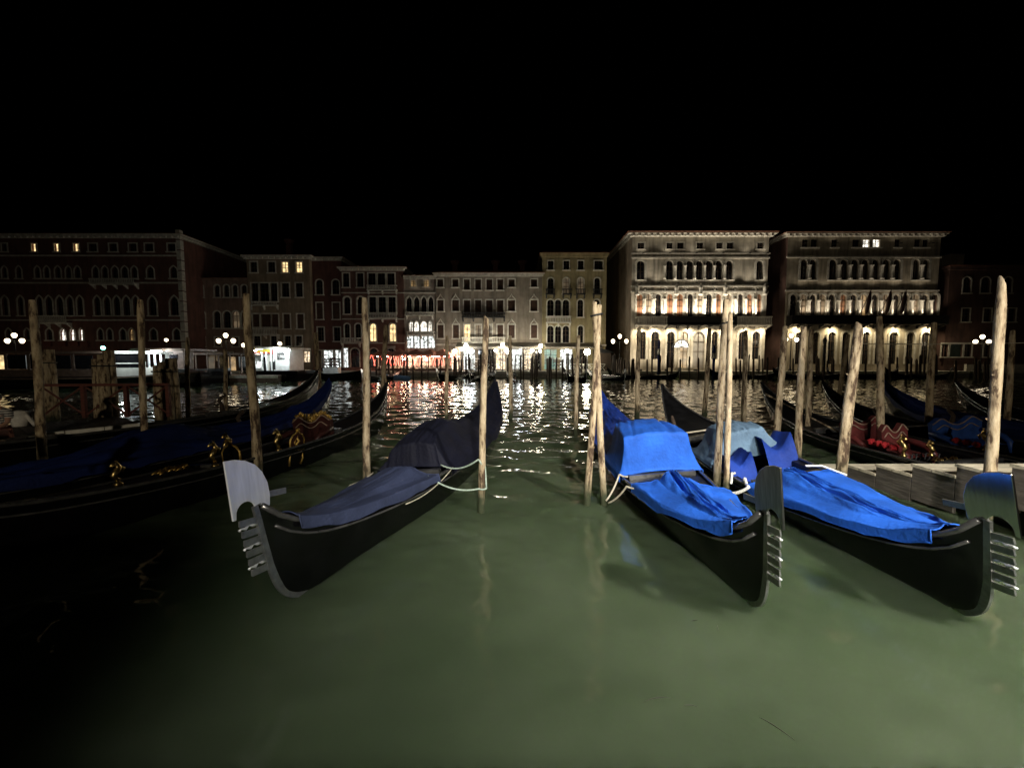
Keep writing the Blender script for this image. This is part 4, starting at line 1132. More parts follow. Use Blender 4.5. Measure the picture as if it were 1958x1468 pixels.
pole('slim dark pole right of the white ferry cabin', (357,645), (360,806), 10)
# bands on the crossed pairs
for (u, v, Y, lab) in ((1141, 602, POLES[5].y, 'iron band binding the crossed pair of poles'), (1391, 616, POLES[7].y, 'iron band binding the bright leaning pair')):
    c = at_y(u, v, Y); m = MB(); R = .085
    m.tube([(R*math.cos(2*PI*k/14)*1.15, R*math.sin(2*PI*k/14)*.8, .02*math.cos(2*PI*k/14)) for k in range(15)], .016, 5)
    tag(m.build('iron_band', 'iron', None, True, c), lab, 'band')
# ropes
b5 = POLES[4]
rope('green rope looped from the navy gondola to its pole', [gp(G1, 2.3, .52, .55), b5 + Vector((-.02,-.1,.42)), b5 + Vector((.10,-.02,.40)), b5 + Vector((.08,.0,.75)), b5 + Vector((-.02,-.09,.9)), gp(G1, 1.9, .6, .62)], .013, 'rope_green', .12)
rope('pale rope from the blue covered gondola to the crossed poles, upper strand', [gp(G2, 2.0, -.6, .56), gp(G2, 1.9, -.72, .58), POLES[6] + Vector((.02,-.09,.12))], .015, 'rope_pale', .1)
rope('pale rope from the blue covered gondola to the crossed poles, lower strand', [gp(G2, 2.6, -.55, .56), gp(G2, 2.45, -.72, .55), POLES[6] + Vector((.06,-.09,.08))], .015, 'rope_pale', .08)
rope('thick white rope from the bright leaning poles to the lower right gondola', [POLES[8] + Vector((.02,-.1,.18)), gp(G3, 2.05, -.70, .52), gp(G3, 1.75, -.62, .56)], .028, 'rope_white', .1)
rope('white rope lashed round the bright leaning poles', [POLES[8] + Vector((.02,-.1,.36)), gp(G3, 1.5, -.72, .60), gp(G3, 1.3, -.6, .52)], .022, 'rope_white', .06)
rope('white rope across the far edge of the lower right cover', [gp(G3, 2.1, .2, .74), gp(G3, 2.0, .5, .66), gp(G3, 2.2, .72, .52)], .016, 'rope_white', .0)
rope('pale rope from the navy stern to the thin pole', [gp(G1, -4.3, .25, .9), POLES[22] + Vector((.0,-.1,.55))], .014, 'rope_white', .12)
rope('thin line from the gilded gondola stern to the dark pole', [gp(G4, -3.6, .4, .75), POLES[24] + Vector((0,-.1,.8)), gp(G4, -4.4, .25, .98)], .012, 'rope_pale', .06)
rope('thin line along the far side of the navy cover', [gp(G1, 3.6, -.42, .6), gp(G1, 2.7, -.62, .58), gp(G1, 1.9, -.7, .55)], .01, 'rope_pale', .03)
rope('thin line sagging along the hull below the navy cover', [gp(G1, 3.2, .56, .42), gp(G1, 1.7, .74, .52)], .008, 'rope_pale', .06)

# cable strung across the right
a, b = at_y(1646, 657, 10.5), at_y(2010, 654, 10.5)
m = MB(); m.tube([(b-a)*t - Vector((0,0,.03*4*t*(1-t))) for t in np.linspace(0,1,12)], .012, 5)
tag(m.build('cable', 'rope_pale', None, True, a), 'thin pale cable stretched level between the poles at the right', 'cable')

# ------------------------------------------------------------------ wooden steps at the right
st = thing('landing_steps', 'pale wooden landing steps descending into the water at the right', 'steps', (7.05, 9.4, 0))
xe = [1534,1575,1626,1685,1755,1844,1958]
zt_prev = None; yy = 9.4
for k in range(9):
    z = -.075 + .184*k; y1 = 9.36 - .665*k; y0 = y1 - .69
    for j in range(2):
        MB().box((0.0 + .004*j, y0 - 9.4 + (.35*j), z - .05), (1.12, y0 - 9.4 + .35*(j+1) - .015, z)).build('tread', 'tread_wood', st)
    MB().box((.012, y0 - 9.4 + .01, z - .62), (.06, y1 - 9.4 - .03, z - .052)).build('stringer', 'stringer_wood', st)
    MB().box((1.06, y0 - 9.4 + .01, z - .62), (1.11, y1 - 9.4 - .03, z - .052)).build('stringer', 'stringer_wood', st)
for yl in (-.4, -2.6, -4.6):
    for xl in (.12, 1.0): MB().lathe([(.1,-1.5),(.1,.0),(.095,.5 + .27*(-yl)*.7 - .55)], (xl, yl, -.05), 8).build('support_post', 'pole_wood', st)

# near quay on which the camera stands, with the lamp behind it
mb = MB(); mb.box((-60, -40, -3), (60, 0.55, 1.05)); struct(mb.build('near_quay', 'quay_stone'))
mb = MB()
for i in range(30): mb.box((-21 + i*1.4, -.05, .95), (-21 + i*1.4 + 1.37, .62, 1.10))
struct(mb.build('near_quay_edge', 'white_stone'))
# ------------------------------------------------------------------ thick dolphins and landing stage on the left
def dolphin(label, top, base, wpx, Z):
    b = at_y(base[0], base[1], Z); t = at_y(top[0], top[1], Z); b.z = 0; h = t.z; r = wpx * Z / F / 2
    g = thing('dolphin_post', label, 'post', b, 0, 'thick timber dolphin posts')
    for k in range(4):
        a = PI/4 + k*PI/2; m = MB(); rr = r*.56; hh = h*(1 - .05*k)
        m.tube([(r*.55*math.cos(a), r*.55*math.sin(a), -1.5), (r*.5*math.cos(a), r*.5*math.sin(a), h*.5), (r*.45*math.cos(a), r*.45*math.sin(a), hh)], [rr*1.05, rr, rr*.92], 9)
        m.build('timber', 'pole_wood', g, True)
    m = MB(); m.tube([(r*1.08*math.cos(2*PI*k/16), r*1.08*math.sin(2*PI*k/16), h*.82) for k in range(17)], .02, 5); m.build('hoop', 'iron', g, True)
dolphin('thick timber dolphin in front of the dark ferry at the left', (203,670), (207,832), 33, 12.6)
dolphin('thick timber dolphin with a square top right of the white ferry cabin', (324,685), (322,806), 37, 13.6)
dolphin('thick dim dolphin by the red railing at the left', (92,668), (92,770), 27, 15.0)

pA, pB = at_z(4, 836, .62), at_z(268, 809, .62)
ax = (pB - pA).normalized(); ang = math.atan2(ax.y, ax.x)
lp = thing('landing_stage', 'dark floating landing stage with a white painted side at the left', 'pontoon', pA, ang)
L = (pB - pA).length
for k in range(5):
    a = -1.2 + (L + 1.2) * k / 5
    MB().box((a + .01, -.0, -.42), (a + (L + 1.2) / 5 - .01, .06, .0)).build('side_board', 'white_paint', lp)
MB().box((-1.2, .065, -1.2), (L, 2.6, -.05)).build('float', 'lacquer', lp)
for k in range(16): MB().box((-1.2 + (L + 1.2)*k/16, .07, -.048), (-1.2 + (L + 1.2)*(k + .93)/16, 2.6, .0)).build('deck_plank', 'wood_dark', lp)
rl = thing('railing', 'dark red wooden railing with crossed braces on the left landing stage', 'railing', at_y(80, 800, 12.2) * 1.0, math.radians(6))
rl.location.z = .62
for k in range(4): MB().box((k*1.25 - .05, -.05, 0), (k*1.25 + .05, .05, 1.02)).build('post', 'wood_red', rl)
MB().box((-.05, -.04, 1.02), (3.8, .04, 1.1)).build('top_rail', 'wood_red', rl)
for k in range(3):
    m = MB(); m.bar((k*1.25 + .06, 0, .1), (k*1.25 + 1.19, 0, .98), .03, 5); m.bar((k*1.25 + .06, .03, .98), (k*1.25 + 1.19, .03, .1), .03, 5); m.build('cross_brace', 'wood_red', rl)
m = MB(); m.lathe([(.02,0),(.16,.02),(.2,.2),(.17,.42),(.05,.46)], (0,0,0), 10); m.tube([(.1,0,.4),(.22,.05,.2),(.3,.1,.02)], .05, 6)
tag(m.build('mooring_sack', 'cloth_white', None, True, at_y(38, 803, 10.6) * 1.0), 'pale bundled sack on the dark landing stage', 'sack').location.z = .63

# ------------------------------------------------------------------ ferries and water-bus stops
def ferry(label, stern, bow, width=4.2, cabin_u=True):
    a, b = Vector(stern), Vector(bow); d = (b - a); L = d.length; ang = math.atan2(d.y, d.x)
    g = thing('water_bus', label, 'ferry', a, ang)
    P = []
    for t in np.linspace(0, 1, 15):
        x = L*t; wv = width/2*(1 - max(0, (t-.8)/.2)**2*.8)*(.9 + .1*min(1, t*8)); sh = .95 + .5*max(0, (t-.7)/.3)**2
        P.append([(x, wv, sh), (x, wv*.95, .35), (x, wv*.7, -.5), (x, -wv*.7, -.5), (x, -wv*.95, .35), (x, -wv, sh)])
    m = MB().grid(P); m.add(P[0], [(0,1,2,3,4,5)]); m.add(P[-1], [(5,4,3,2,1,0)]); m.build('hull', 'lacquer', g)
    m = MB().grid([[r[0], r[-1]] for r in P]); m.build('deck', 'deck_black', g)
    m = MB()
    for s in (-1, 1): m.tube([(r[0][0], s*(abs(r[0][1]) + .03), r[0][2] - .1) for r in P], .07, 6)
    m.build('rubbing_strake', 'cabin_brown', g)
    return g, L
fg, L = ferry('dark water bus with a lit white wheelhouse at the left', (-55.6, 33, 0), (-28.9, 36, 0))
inv = fg.rotation_euler.z
def fbox(g, x0, x1, y0, y1, z0, z1, name, mt): return MB().box((x0, y0, z0), (x1, y1, z1)).build(name, mt, g)
fbox(fg, 2, L - 7.5, -1.7, 1.7, 1.0, 1.6, 'cabin_side', 'cabin_brown'); fbox(fg, 1.5, L - 6.8, -1.95, 1.95, 3.0, 3.2, 'cabin_roof', 'cabin_brown')
for k in range(10):
    x = 2.4 + k*1.7
    if x > L - 8.2: break
    w_ = fbox(fg, x, x + 1.35, -1.66, -1.60, 1.68, 2.85, 'window', 'room_warm' if k in (3, 5) else 'dark_glass')
    fbox(fg, x - .2, x - .06, -1.69, -1.55, 1.61, 2.99, 'window_post', 'cabin_brown')
wh = fbox(fg, L - 6.6, L - 3.9, -1.5, 1.5, 1.0, 1.75, 'wheelhouse', 'cabin_white')
m = MB(); X0, X1 = L - 6.6, L - 3.9
for (a0, a1) in ((X0, X0 + .22), (X1 - .22, X1)):
    for y in (-1.5, 1.28): m.box((a0, y, 1.76), (a1, y + .22, 3.0))
m.box((X0 - .2, -1.7, 3.0), (X1 + .2, 1.7, 3.22)); m.box((X0 + .22, -1.5, 2.1), (X1 - .22, -1.42, 2.2)); m.build('wheelhouse_frame', 'cabin_white', wh)
fbox(fg, X0 + .22, X1 - .22, -1.41, -1.3, 1.76, 2.99, 'windscreen', 'dark_glass')
fbox(fg, X0 - .1, X1 + .3, -1.72, -1.6, -.05, .28, 'bow_fender', 'cabin_white')
fbox(fg, X0 - .1, X1 + .3, -1.68, -1.6, .32, .9, 'bow_panel', 'cabin_brown')
fbox(fg, X0 + .3, X1 - .3, -1.62, -1.5, 3.02, 3.1, 'deck_light', 'cool_glow')
light('deck_fill', 'POINT', (X0 + 1.3, -2.6, 3.4), 160, (.92, 1, .96), fg, .1)  # two bodiless fill lights added to brighten the wheelhouse
light('deck_fill', 'POINT', (X0 + 3.6, -1.0, 2.9), 120, (.92, 1, .96), fg, .1)
# stop cabin right behind it: lit interior with door
def stop_cabin(label, u0, u1, vt, vb, Y, glow, lamps, sign=None, wallm='cabin_white'):
    a, b = at_y(u0, vb, Y), at_y(u1, vb, Y); zt = at_y(CX, vt, Y).z; W = b.x - a.x
    g = thing('water_bus_stop', label, 'ferry stop', (a.x, Y, 0))
    z0 = max(.7, a.z)
    MB().box((-1.0, -1.2, -.6), (W + 1.5, 4.2, z0 - .02)).build('pontoon', 'lacquer', g)
    wl = MB().box((W*.52, .0, z0), (W, 1.2 if wallm != 'cabin_white' else 3, zt)); 
    for i in range(6): wl.box((W*.52, -.03, z0 + (zt-z0)*i/6 + .02), (W + .01, -.004, z0 + (zt-z0)*(i+1)/6 - .02))
    wl.build('cabin_wall', wallm, g)
    w_ = MB().box((W*.57, -.05, z0 + (zt-z0)*.5), (W*.85, -.035, zt - .35)).build('window', 'dark_glass', g)
    MB().box((0, 2.2, z0), (W*.515, 2.3, zt)).build('lit_interior', glow, g)
    for i in range(4):
        x = W*.515*i/3; MB().box((x - .06, -.02, z0), (x + .06, .1, zt)).build('door_post', 'cabin_white', g)
    m = MB()
    for i in range(3): x = W*.515*(i + .5)/3; m.box((x - .02, 1.0, z0), (x + .5, 1.3, z0 + 1.0 + .3*(i % 2)))
    m.build('bench', 'iron', g)
    MB().box((-.9, -.9, zt), (W + .6, 3.6, zt + .22)).build('roof', 'white_paint' if wallm == 'cabin_white' else 'cabin_brown', g)
    if sign: MB().box((.1, -.95, zt - .32), (W*.5, -.9, zt - .02)).build('sign_band', sign, g)
    for i, f in enumerate(lamps):
        MB().box((W*f - .45, -.85, zt - .2), (W*f + .45, -.55, zt - .004)).build('ceiling_lamp', 'cool_glow', g)
    light('stop_fill', 'POINT', (W*.75, -1.3, zt - .1), 130, (.9, 1, .98), g, .1)  # bodiless fill light added to brighten the stop front
    return g
stop_cabin('lit white water-bus stop behind the square topped dolphin', 285, 352, 671, 705, 38, 'stop_white', (.42,), None, 'cabin_brown')
stop_cabin('lit white water-bus stop with a yellow sign below the ochre house', 501, 554, 668, 708, 44, 'stop_white', (.02, .98), 'sign_yellow')
m = MB(); c = at_y(488, 672, 45)          # red ticket sign
tg = thing('ticket_kiosk', 'small kiosk with a glowing red sign left of the yellow signed stop', 'kiosk', (c.x, 45, 0))
MB().box((-.9, 0, -.3), (.9, 2, .8)).build('pontoon', 'lacquer', tg); MB().box((-.8, .05, .82), (.8, 1.9, c.z - .3)).build('kiosk_wall', 'cabin_white', tg)
MB().box((-.7, -.02, 1.5), (.7, .04, 2.3)).build('window', 'shop_white', tg); MB().box((-.85, -.1, c.z - .29), (.85, 1.95, c.z + .45)).build('sign_box', 'sign_red', tg)
# long stage linking the stops
a, b = at_z(352, 735, .0), at_z(536, 728, .0)
lg = thing('long_stage', 'long low beige ferry pontoon with a flat roof below the pink house', 'pontoon', (at_y(350, 720, 42).x, 42, 0))
Wd = at_y(530, 720, 42).x - at_y(350, 720, 42).x
MB().box((0, 0, -.6), (Wd, 4, .75)).build('float', 'cabin_brown', lg); MB().box((-.05, -.06, .45), (Wd + .05, -.005, .75)).build('fender_board', 'white_paint', lg)
MB().box((0, .2, 3.0), (Wd*.72, 3.8, 3.2)).build('roof', 'cabin_brown', lg)
for k in range(7): MB().box((Wd*.72*k/6 - .06, .3, .75), (Wd*.72*k/6 + .06, .42, 3.0)).build('post', 'cabin_brown', lg)
for k in range(6): MB().box((Wd*.72*k/6 + .2, 3.2, 1.2), (Wd*.72*(k+1)/6 - .2, 3.26, 2.8)).build('glass_panel', ['room_dim', 'dark_glass', 'room_amber', 'dark_glass', 'room_dim', 'dark_glass'][k], lg)
lamp_c = at_y(197, 665, 36); m = MB(); m.ball((0,0,0), .16, 8, 6); m.bar((0,0,-2.5), (0,0,-.1), .05, 6)
o = thing('navigation_light', 'small green navigation light above the dark ferry', 'lamp', lamp_c - Vector((0,0,2.5)))
MB().ball((0,0,2.5), .16, 8, 6).build('green_lamp', 'green_nav', o, True); MB().bar((0,0,-.3), (0,0,2.36), .05, 6).build('mast', 'iron', o)

# ------------------------------------------------------------------ street lamps
def triple_lamp(label, u, v, Y, base_z=QZ, sc_=1.0):
    c = at_y(u, v, Y); h = c.z - base_z
    g = thing('street_lamp', label, 'lamp post', (c.x, Y, base_z), 0, 'three-globe street lamps')
    MB().lathe([(.22,0),(.22,.2),(.12,.4),(.08,1.0),(.065,h*.8),(.09,h*.84),(.05,h*.9),(.05,h)], (0,0,0), 10).build('post', 'iron', g, True)
    for k, (dx, dz) in enumerate(((-.95*sc_, -.15), (.95*sc_, -.15), (0, .55*sc_))):
        if dx:
            MB().tube([(0,0,h-.5),(dx*.4,0,h-.2),(dx*.8,0,h-.55),(dx,0,h+dz-.3)], .035, 6).build('arm', 'iron', g, True)
        gl = MB().lathe([(.12,-.26),(.24,-.05),(.27,.1),(.2,.26),(.1,.32)], (dx,0,h+dz), 10).build('globe', 'lantern_glow', g, True)
        MB().lathe([(.16,.33),(.05,.42),(.02,.52)], (dx,0,h+dz), 8).build('finial', 'iron', gl)
triple_lamp('three-globe lamp at the left edge in front of the red palace', 28, 650, 50)
triple_lamp('three-globe lamp in front of the pink house', 432, 650, 50)
triple_lamp('three-globe lamp left of the brightest palace', 1185, 651, 54.8)
triple_lamp('three-globe lamp before the left arches of the arcaded palace', 1513, 648, 54.8, sc_=.8)
triple_lamp('three-globe lamp before the dark house at the right', 1878, 652, 54.8)
def single_lamp(label, u, v, Y, m_='cafe_glow', r=.24, base_z=QZ, group='single quay lamps'):
    c = at_y(u, v, Y); h = c.z - base_z
    g = thing('quay_lamp', label, 'lamp post', (c.x, Y, base_z), 0, group)
    MB().lathe([(.12,0),(.07,.3),(.05,h-r)], (0,0,0), 8).build('post', 'iron', g, True)
    MB().ball((0,0,h), r, 10, 7).build('globe', m_, g, True)
SL = [(466,660,50,'lantern_glow',.26,'on the stop pontoon right of the pink house lamp'), (318,650,50,'lantern_glow',.2,'above the lit white stop'), (535,657,50,'lantern_glow',.24,'above the yellow signed stop'),
      (891,660,57,'cafe_glow',.26,'left of the middle, upper row'), (961,660,57,'cafe_glow',.26,'upper row behind the thin pole'), (1034,661,57,'cafe_glow',.26,'upper row at the corner of the yellow house'),
      (870,671,55.5,'cafe_glow',.26,'at the right end of the red umbrellas'), (901,671,55,'cool_glow',.3,'cold white, by the left far steps'), (948,670,56,'cafe_glow',.22,'above the middle far steps'),
      (970,671,54.6,'cafe_glow',.32,'large and yellow at the middle far steps'), (994,671,56,'cool_glow',.2,'cold white, before the wide house'), (1018,670,56,'cafe_glow',.22,'right of the cold white one before the wide house'),
      (1084,671,56,'cafe_glow',.22,'in front of the teal lit shop'), (1123,673,53.5,'cafe_glow',.42,'biggest and brightest, left of the crossed poles'), (1033,671,56.2,'cafe_glow',.18,'small, left of the teal lit shop'), (883,668,57,'cafe_glow',.2,'small, left of the cold white one'), (772,687,54.3,'bulb_glow',.2,'low, in front of the red umbrellas'), (815,687,54.3,'bulb_glow',.16,'low and small, added to light the right red umbrellas')]  # last small lamp is added to light the canopies from the front
for u, v, Y, m_, r, t in SL: single_lamp('glowing globe lamp ' + t, u, v, Y, m_, r, base_z=(.75 if Y == 50 else QZ) if Y >= 54 else (.7 if Y == 50 else 0.0))

# ------------------------------------------------------------------ cafe terrace with red umbrellas
def umbrella(label, u, v, Y, r=2.3):
    c = at_y(u, v, Y); h = c.z - QZ
    g = thing('cafe_umbrella', label, 'umbrella', (c.x, Y, QZ), 0, 'red lit cafe umbrellas')
    MB().lathe([(.25,0),(.25,.1),(.04,.12),(.04,h)], (0,0,0), 8).build('pole', 'white_paint', g)
    n = 8; P = []
    for i, (f, dz) in enumerate(((.02, 0), (.35, -.33), (.7, -.6), (1.0, -.8))):
        P.append([(r*f*math.cos(2*PI*k/n + PI/8), r*f*math.sin(2*PI*k/n + PI/8), h + dz - (.05 if k % 2 else 0)) for k in range(n)])
    P.append([(p[0]*1.01, p[1]*1.01, p[2] - .28) for p in P[-1]])
    cp = MB().grid(P, True).build('canopy', 'umbrella_red', g)
    for k in range(n):
        a = 2*PI*k/n + PI/8
        MB().tube([(r*.98*math.cos(a), r*.98*math.sin(a), h-.92), (r*.9*math.cos(a), r*.9*math.sin(a), h-.9), (r*.45*math.cos(a), r*.45*math.sin(a), h-.55), (.1*math.cos(a), .1*math.sin(a), h-.2)], .022, 5).build('light_tube', 'red_tube', cp)
        if k % 2 == 0: MB().tube([(r*.98*math.cos(a + PI/4*t), r*.98*math.sin(a + PI/4*t), h - .95 - 1.5*abs(2*t-1)**2.2) for t in np.linspace(0, 1, 9)], .04, 5).build('arch_tube', 'red_tube', cp)
    for k in range(5):
        a = 2*PI*k/5 + .3
        MB().ball((r*.6*math.cos(a), r*.6*math.sin(a), h - 1.05), .13, 8, 5).build('bulb', 'bulb_glow', cp, True)
    return g
for k, (u, t) in enumerate(((735, 'leftmost of the row'), (765, 'second from the left in the row'), (796, 'in the middle of the row'), (823, 'second from the right in the row'), (847, 'right end of the row'))):
    umbrella('red umbrella with glowing tubes, ' + t, u, 667, 56.6 - .3*(k % 2), 2.05)
for k in range(11):
    x = at_y(727 + 12.5*k, 700, 55.3).x
    g = thing('cafe_table', ORD[k] + ' small white clothed table from the left under the red umbrellas', 'table', (x, 55.4 + .5*(k % 2), QZ), 0, 'cafe tables')
    MB().lathe([(.2,0),(.04,.03),(.04,.7)], (0,0,0), 8).build('leg', 'iron', g); MB().lathe([(.48,.45),(.42,.6),(.4,.75),(.38,.76)], (0,0,0), 10).build('tablecloth', 'cloth_white', g)
random.seed(21)
for k in range(13):          # low hedge boxes at the edge
    x = at_y(724 + 11.2*k, 705, 54.7).x
    g = thing('planter', ORD[k] + ' leafy planter box from the left along the umbrella terrace', 'planter', (x, 54.75, QZ), 0, 'planters along the terrace')
    MB().box((-.42, -.2, 0), (.42, .2, .4)).build('box', 'wood_dark', g); m = MB()
    for i in range(70):
        p_ = Vector((random.uniform(-.45,.45), random.uniform(-.22,.22), random.uniform(.35,.85))); d = Vector((random.uniform(-1,1),random.uniform(-1,1),random.uniform(-.3,1)))*.09; e = Vector((random.uniform(-1,1),random.uniform(-1,1),random.uniform(-1,1)))*.05
        m.add([p_-d, p_+e, p_+d, p_-e], [(0,1,2,3)])
    m.build('foliage', 'leaf', g)
# awning strip along the houses in the middle
for u0, u1, lab, mt in ((872, 1030, 'long pale cafe awning below the wide house', 'umbrella_white'), (1042, 1150, 'long pale awning below the yellow house', 'umbrella_white')):
    a, b = at_y(u0, 666, 58.2), at_y(u1, 666, 58.2); g = thing('awning', lab, 'awning', (a.x, 59.7, QZ)); W = b.x - a.x; h = a.z - QZ
    m = MB(); m.add([(0,0,h+.9),(W,0,h+.9),(W,-2.4,h+.2),(0,-2.4,h+.2),(W,-2.4,h-.1),(0,-2.4,h-.1)], [(0,3,2,1),(3,5,4,2)]); m.build('awning_cloth', mt, g)
    for k in range(int(W/2.6) + 1): MB().bar((k*2.6 + .1, -2.3, 0), (k*2.6 + .1, -2.3, h + .2), .04, 6).build('support', 'iron', g)
# goods and people-sized clutter in the lit shop fronts: shelving silhouettes
random.seed(33)
for k, (u, t) in enumerate(((625, 'in front of the glaring white shop'), (640, 'beside the glaring white shop door'), (912, 'left of the middle far steps'), (1000, 'right of the middle far steps'), (1066, 'before the teal lit shop'), (1100, 'right of the teal lit shop'))):
    c = at_y(u, 700, 58.5); g = thing('display_rack', 'dark display rack with goods ' + t, 'rack', (c.x, 58.4, QZ))
    MB().box((-.7, 0, 0), (-.64, .4, 1.9)).build('side', 'iron', g); MB().box((.64, 0, 0), (.7, .4, 1.9)).build('side', 'iron', g)
    for i in range(4):
        sh = MB().box((-.63, 0, .3 + .45*i), (.63, .4, .34 + .45*i)).build('shelf', 'iron', g); m = MB()
        for j in range(5): x = -.55 + .24*j; m.box((x, .05, .345 + .45*i), (x + random.uniform(.08,.2), .3, .345 + .45*i + random.uniform(.1,.32)))
        m.build('goods', random.choice(['cloth_white', 'oxblood', 'cabin_brown']), sh)
# fence with crossed braces along the middle quay
nf = 0
for k in range(24):
    u = 905 + 10.5*k
    if 946 < u < 972 or 1030 < u < 1048: continue
    x = at_y(u, 700, 54.4).x; nf += 1; g = thing('quay_fence', ORD[nf-1] + ' white cross-braced fence panel from the left below the wide and yellow houses', 'fence', (x, 54.35, QZ), 0, 'quay fence panels')
    MB().box((0, 0, 0), (.06, .06, 1.05)).build('post', 'white_paint', g); MB().box((.06, .01, .98), (.78, .05, 1.05)).build('rail', 'white_paint', g)
    m = MB(); m.bar((.06,.03,.1),(.78,.03,.95),.025,4); m.bar((.06,.05,.95),(.78,.05,.1),.025,4); m.build('cross_brace', 'white_paint', g)
# steps down to the water on the far side
for u, lab in ((886, 'dark far steps at the end of the red umbrellas'), (958, 'dark far steps in the middle between two posts'), (1036, 'dark far steps before the corner of the yellow house')):
    x = at_y(u, 710, 53).x; g = thing('far_steps', lab, 'steps', (x, 54, 0))
    for k in range(6): MB().box((-.75, -1.5 + .25*k, .0 + .14*k), (.75, -1.26 + .25*k, .06 + .14*k)).build('tread', 'stringer_wood', g)
    for s in (-1, 1): MB().box((s*.8 - .04, -1.5, -.4), (s*.8 + .04, -.125, .05)).build('stringer', 'wood_dark', g)
    for s in (-1, 1): MB().lathe([(.12,-1),(.11,2.6),(.03,2.75)], (s*.95, -1.4, 0), 8).build('post', 'wood_dark', g)
# closed kiosk beside the crossed poles
c = at_y(1160, 704, 54.6); d = at_y(1168, 704, 54.6)
g = thing('closed_kiosk', 'black closed kiosk with a sloping roof right of the crossed poles', 'kiosk', (c.x - .3, 54.6, QZ))
MB().box((-.9, 0, 0), (.9, 1.8, 2.6)).build('wall', 'wood_dark', g); MB().prism([(-1.1, 2.61), (1.2, 2.61), (1.2, 2.75), (-1.1, 3.4)], -.2, 2.0).build('roof', 'iron', g)
c = at_y(748, 664, 57); tag(MB().box((-.6, 0, -.2), (.6, .06, .2)).build('sign_board', 'sign_pale', None, False, c), 'pale rectangular sign board above the red umbrellas', 'sign')

# ------------------------------------------------------------------ far poles
random.seed(77)
def far_pole(u, vt, vb_y, r, label, group, cap=False):
    b = at_y(u, 715, vb_y); t = at_y(u + random.uniform(-1, 1), vt, vb_y); b.z = 0
    m = MB(); d = t - b
    m.tube([Vector((0,0,-1)), Vector((0,0,0)), d*.55 + Vector((random.uniform(-.04,.04),0,0)), d, d + Vector((0,0,r*1.5))], [r*1.1, r*1.05, r, r*.95, r*.3], 7)
    tag(m.build('far_pole', 'wood_dark', None, True, b), label, 'pole', group)
for lab, grp, us, vr in (
   ('thin dark mooring pole in the water before the red umbrellas', 'far poles by the umbrellas', [708,720,727,744,752,772,778,790,806,818,836,842], (678,690)),
   ('thin dark mooring pole before the wide beige house', 'far poles by the wide house', [868,873,878,882,892,896,915,920,938,985,996,1001,1015,1018,1022,1026], (676,690)),
   ('thin dark mooring pole before the yellow house', 'far poles by the yellow house', [1046,1050,1054,1064,1076,1086,1095,1112,1120], (676,690)),
   ('thin dark mooring pole in the cluster left of the brightest palace', 'far poles left of the brightest palace', [1172,1176,1180,1184,1188,1194,1203,1208,1212], (680,692)),
   ('dark mooring pole before the brightest palace', 'far poles before the brightest palace', [1238,1247,1262,1276,1284,1300,1318,1335,1352,1408,1416,1432,1441,1451,1459,1467], (678,692)),
   ('dark mooring pole before the arcaded palace', 'far poles before the arcaded palace', [1489,1516,1545,1562,1566,1575,1582,1590,1594,1620,1640,1655,1702,1716,1734,1742,1752,1760,1768,1790], (680,692)),
   ('dark mooring pole before the dark house at the right', 'far poles before the dark house', [1828,1866,1872,1884,1890,1905], (680,694))):
    for q, u in enumerate(us): far_pole(u, random.uniform(*vr), random.uniform(50.5, 53.3), random.uniform(.09, .16), ORD[q] + ' ' + lab.replace('pole ', 'pole from the left '), grp)
# painted mooring posts
for u, vt, lab in ((1259, 651, 'tall blue and white banded mooring post left of the lit water door'), (1364, 662, 'dark blue mooring post before the right half of the brightest palace')):
    b = at_y(u, 715, 51.5); b.z = 0; h = at_y(u, vt, 51.5).z; g = thing('painted_post', lab, 'pole', b)
    MB().lathe([(.17,-1),(.17,h*.62)], (0,0,0), 10).build('shaft', 'canvas_marine', g, True); MB().lathe([(.175,h*.62+.004),(.175,h*.78)], (0,0,0), 10).build('white_band', 'white_paint', g, True); MB().lathe([(.17,h*.78+.004),(.17,h*.97),(.1,h),(.02,h+.2)], (0,0,0), 10).build('top', 'canvas_marine', g, True)
b = at_y(1574, 715, 51); b.z = 0; h = at_y(1574, 640, 51).z; g = thing('ornate_post', 'dark ornate post with a pointed lantern top before the arcaded palace', 'post', b)
MB().lathe([(.2,-1),(.18,h*.7),(.12,h*.72)], (0,0,0), 10).build('shaft', 'iron', g, True); MB().lathe([(.26,h*.72+.004),(.14,h*.76),(.24,h*.86),(.26,h*.88),(.1,h*.93),(.03,h)], (0,0,0), 8).build('lantern_top', 'iron', g, True)

# ------------------------------------------------------------------ far boats
proto = gondola('small black gondola moored at the far quay, right of the blue boat', (at_y(845, 715, 49).x, 47), (-.45, -.9), 0.9, 'gondolas at the far quay')
FB = [((912, 50), (-.3, -1), 'black gondola moored at the far quay beside the left far steps'), ((985, 50), (.1, -1), 'black gondola moored right of the middle far steps'), ((1078, 50), (-.35, -1), 'black gondola moored before the teal lit shop'),
      ((1104, 49.5), (.15, -1), 'black gondola moored between the yellow house and crossed poles'), ((1168, 49.5), (.3, -1), 'black gondola moored by the closed kiosk'), ((1230, 51.5), (1, -.12), 'black gondola lying along the quay before the brightest palace'),
      ((1420, 51.8), (1, .03), 'black gondola lying along the quay at the right of the brightest palace'), ((1545, 51.7), (1, -.03), 'black gondola lying along the quay at the left of the arcaded palace'), ((1650, 51.8), (-1, .03), 'black gondola lying along the quay at the middle of the arcaded palace'), ((1755, 51.7), (1, .04), 'black gondola lying along the quay at the right of the arcaded palace'), ((730, 49), (-.2, -1), 'black gondola moored left of the blue boat')]
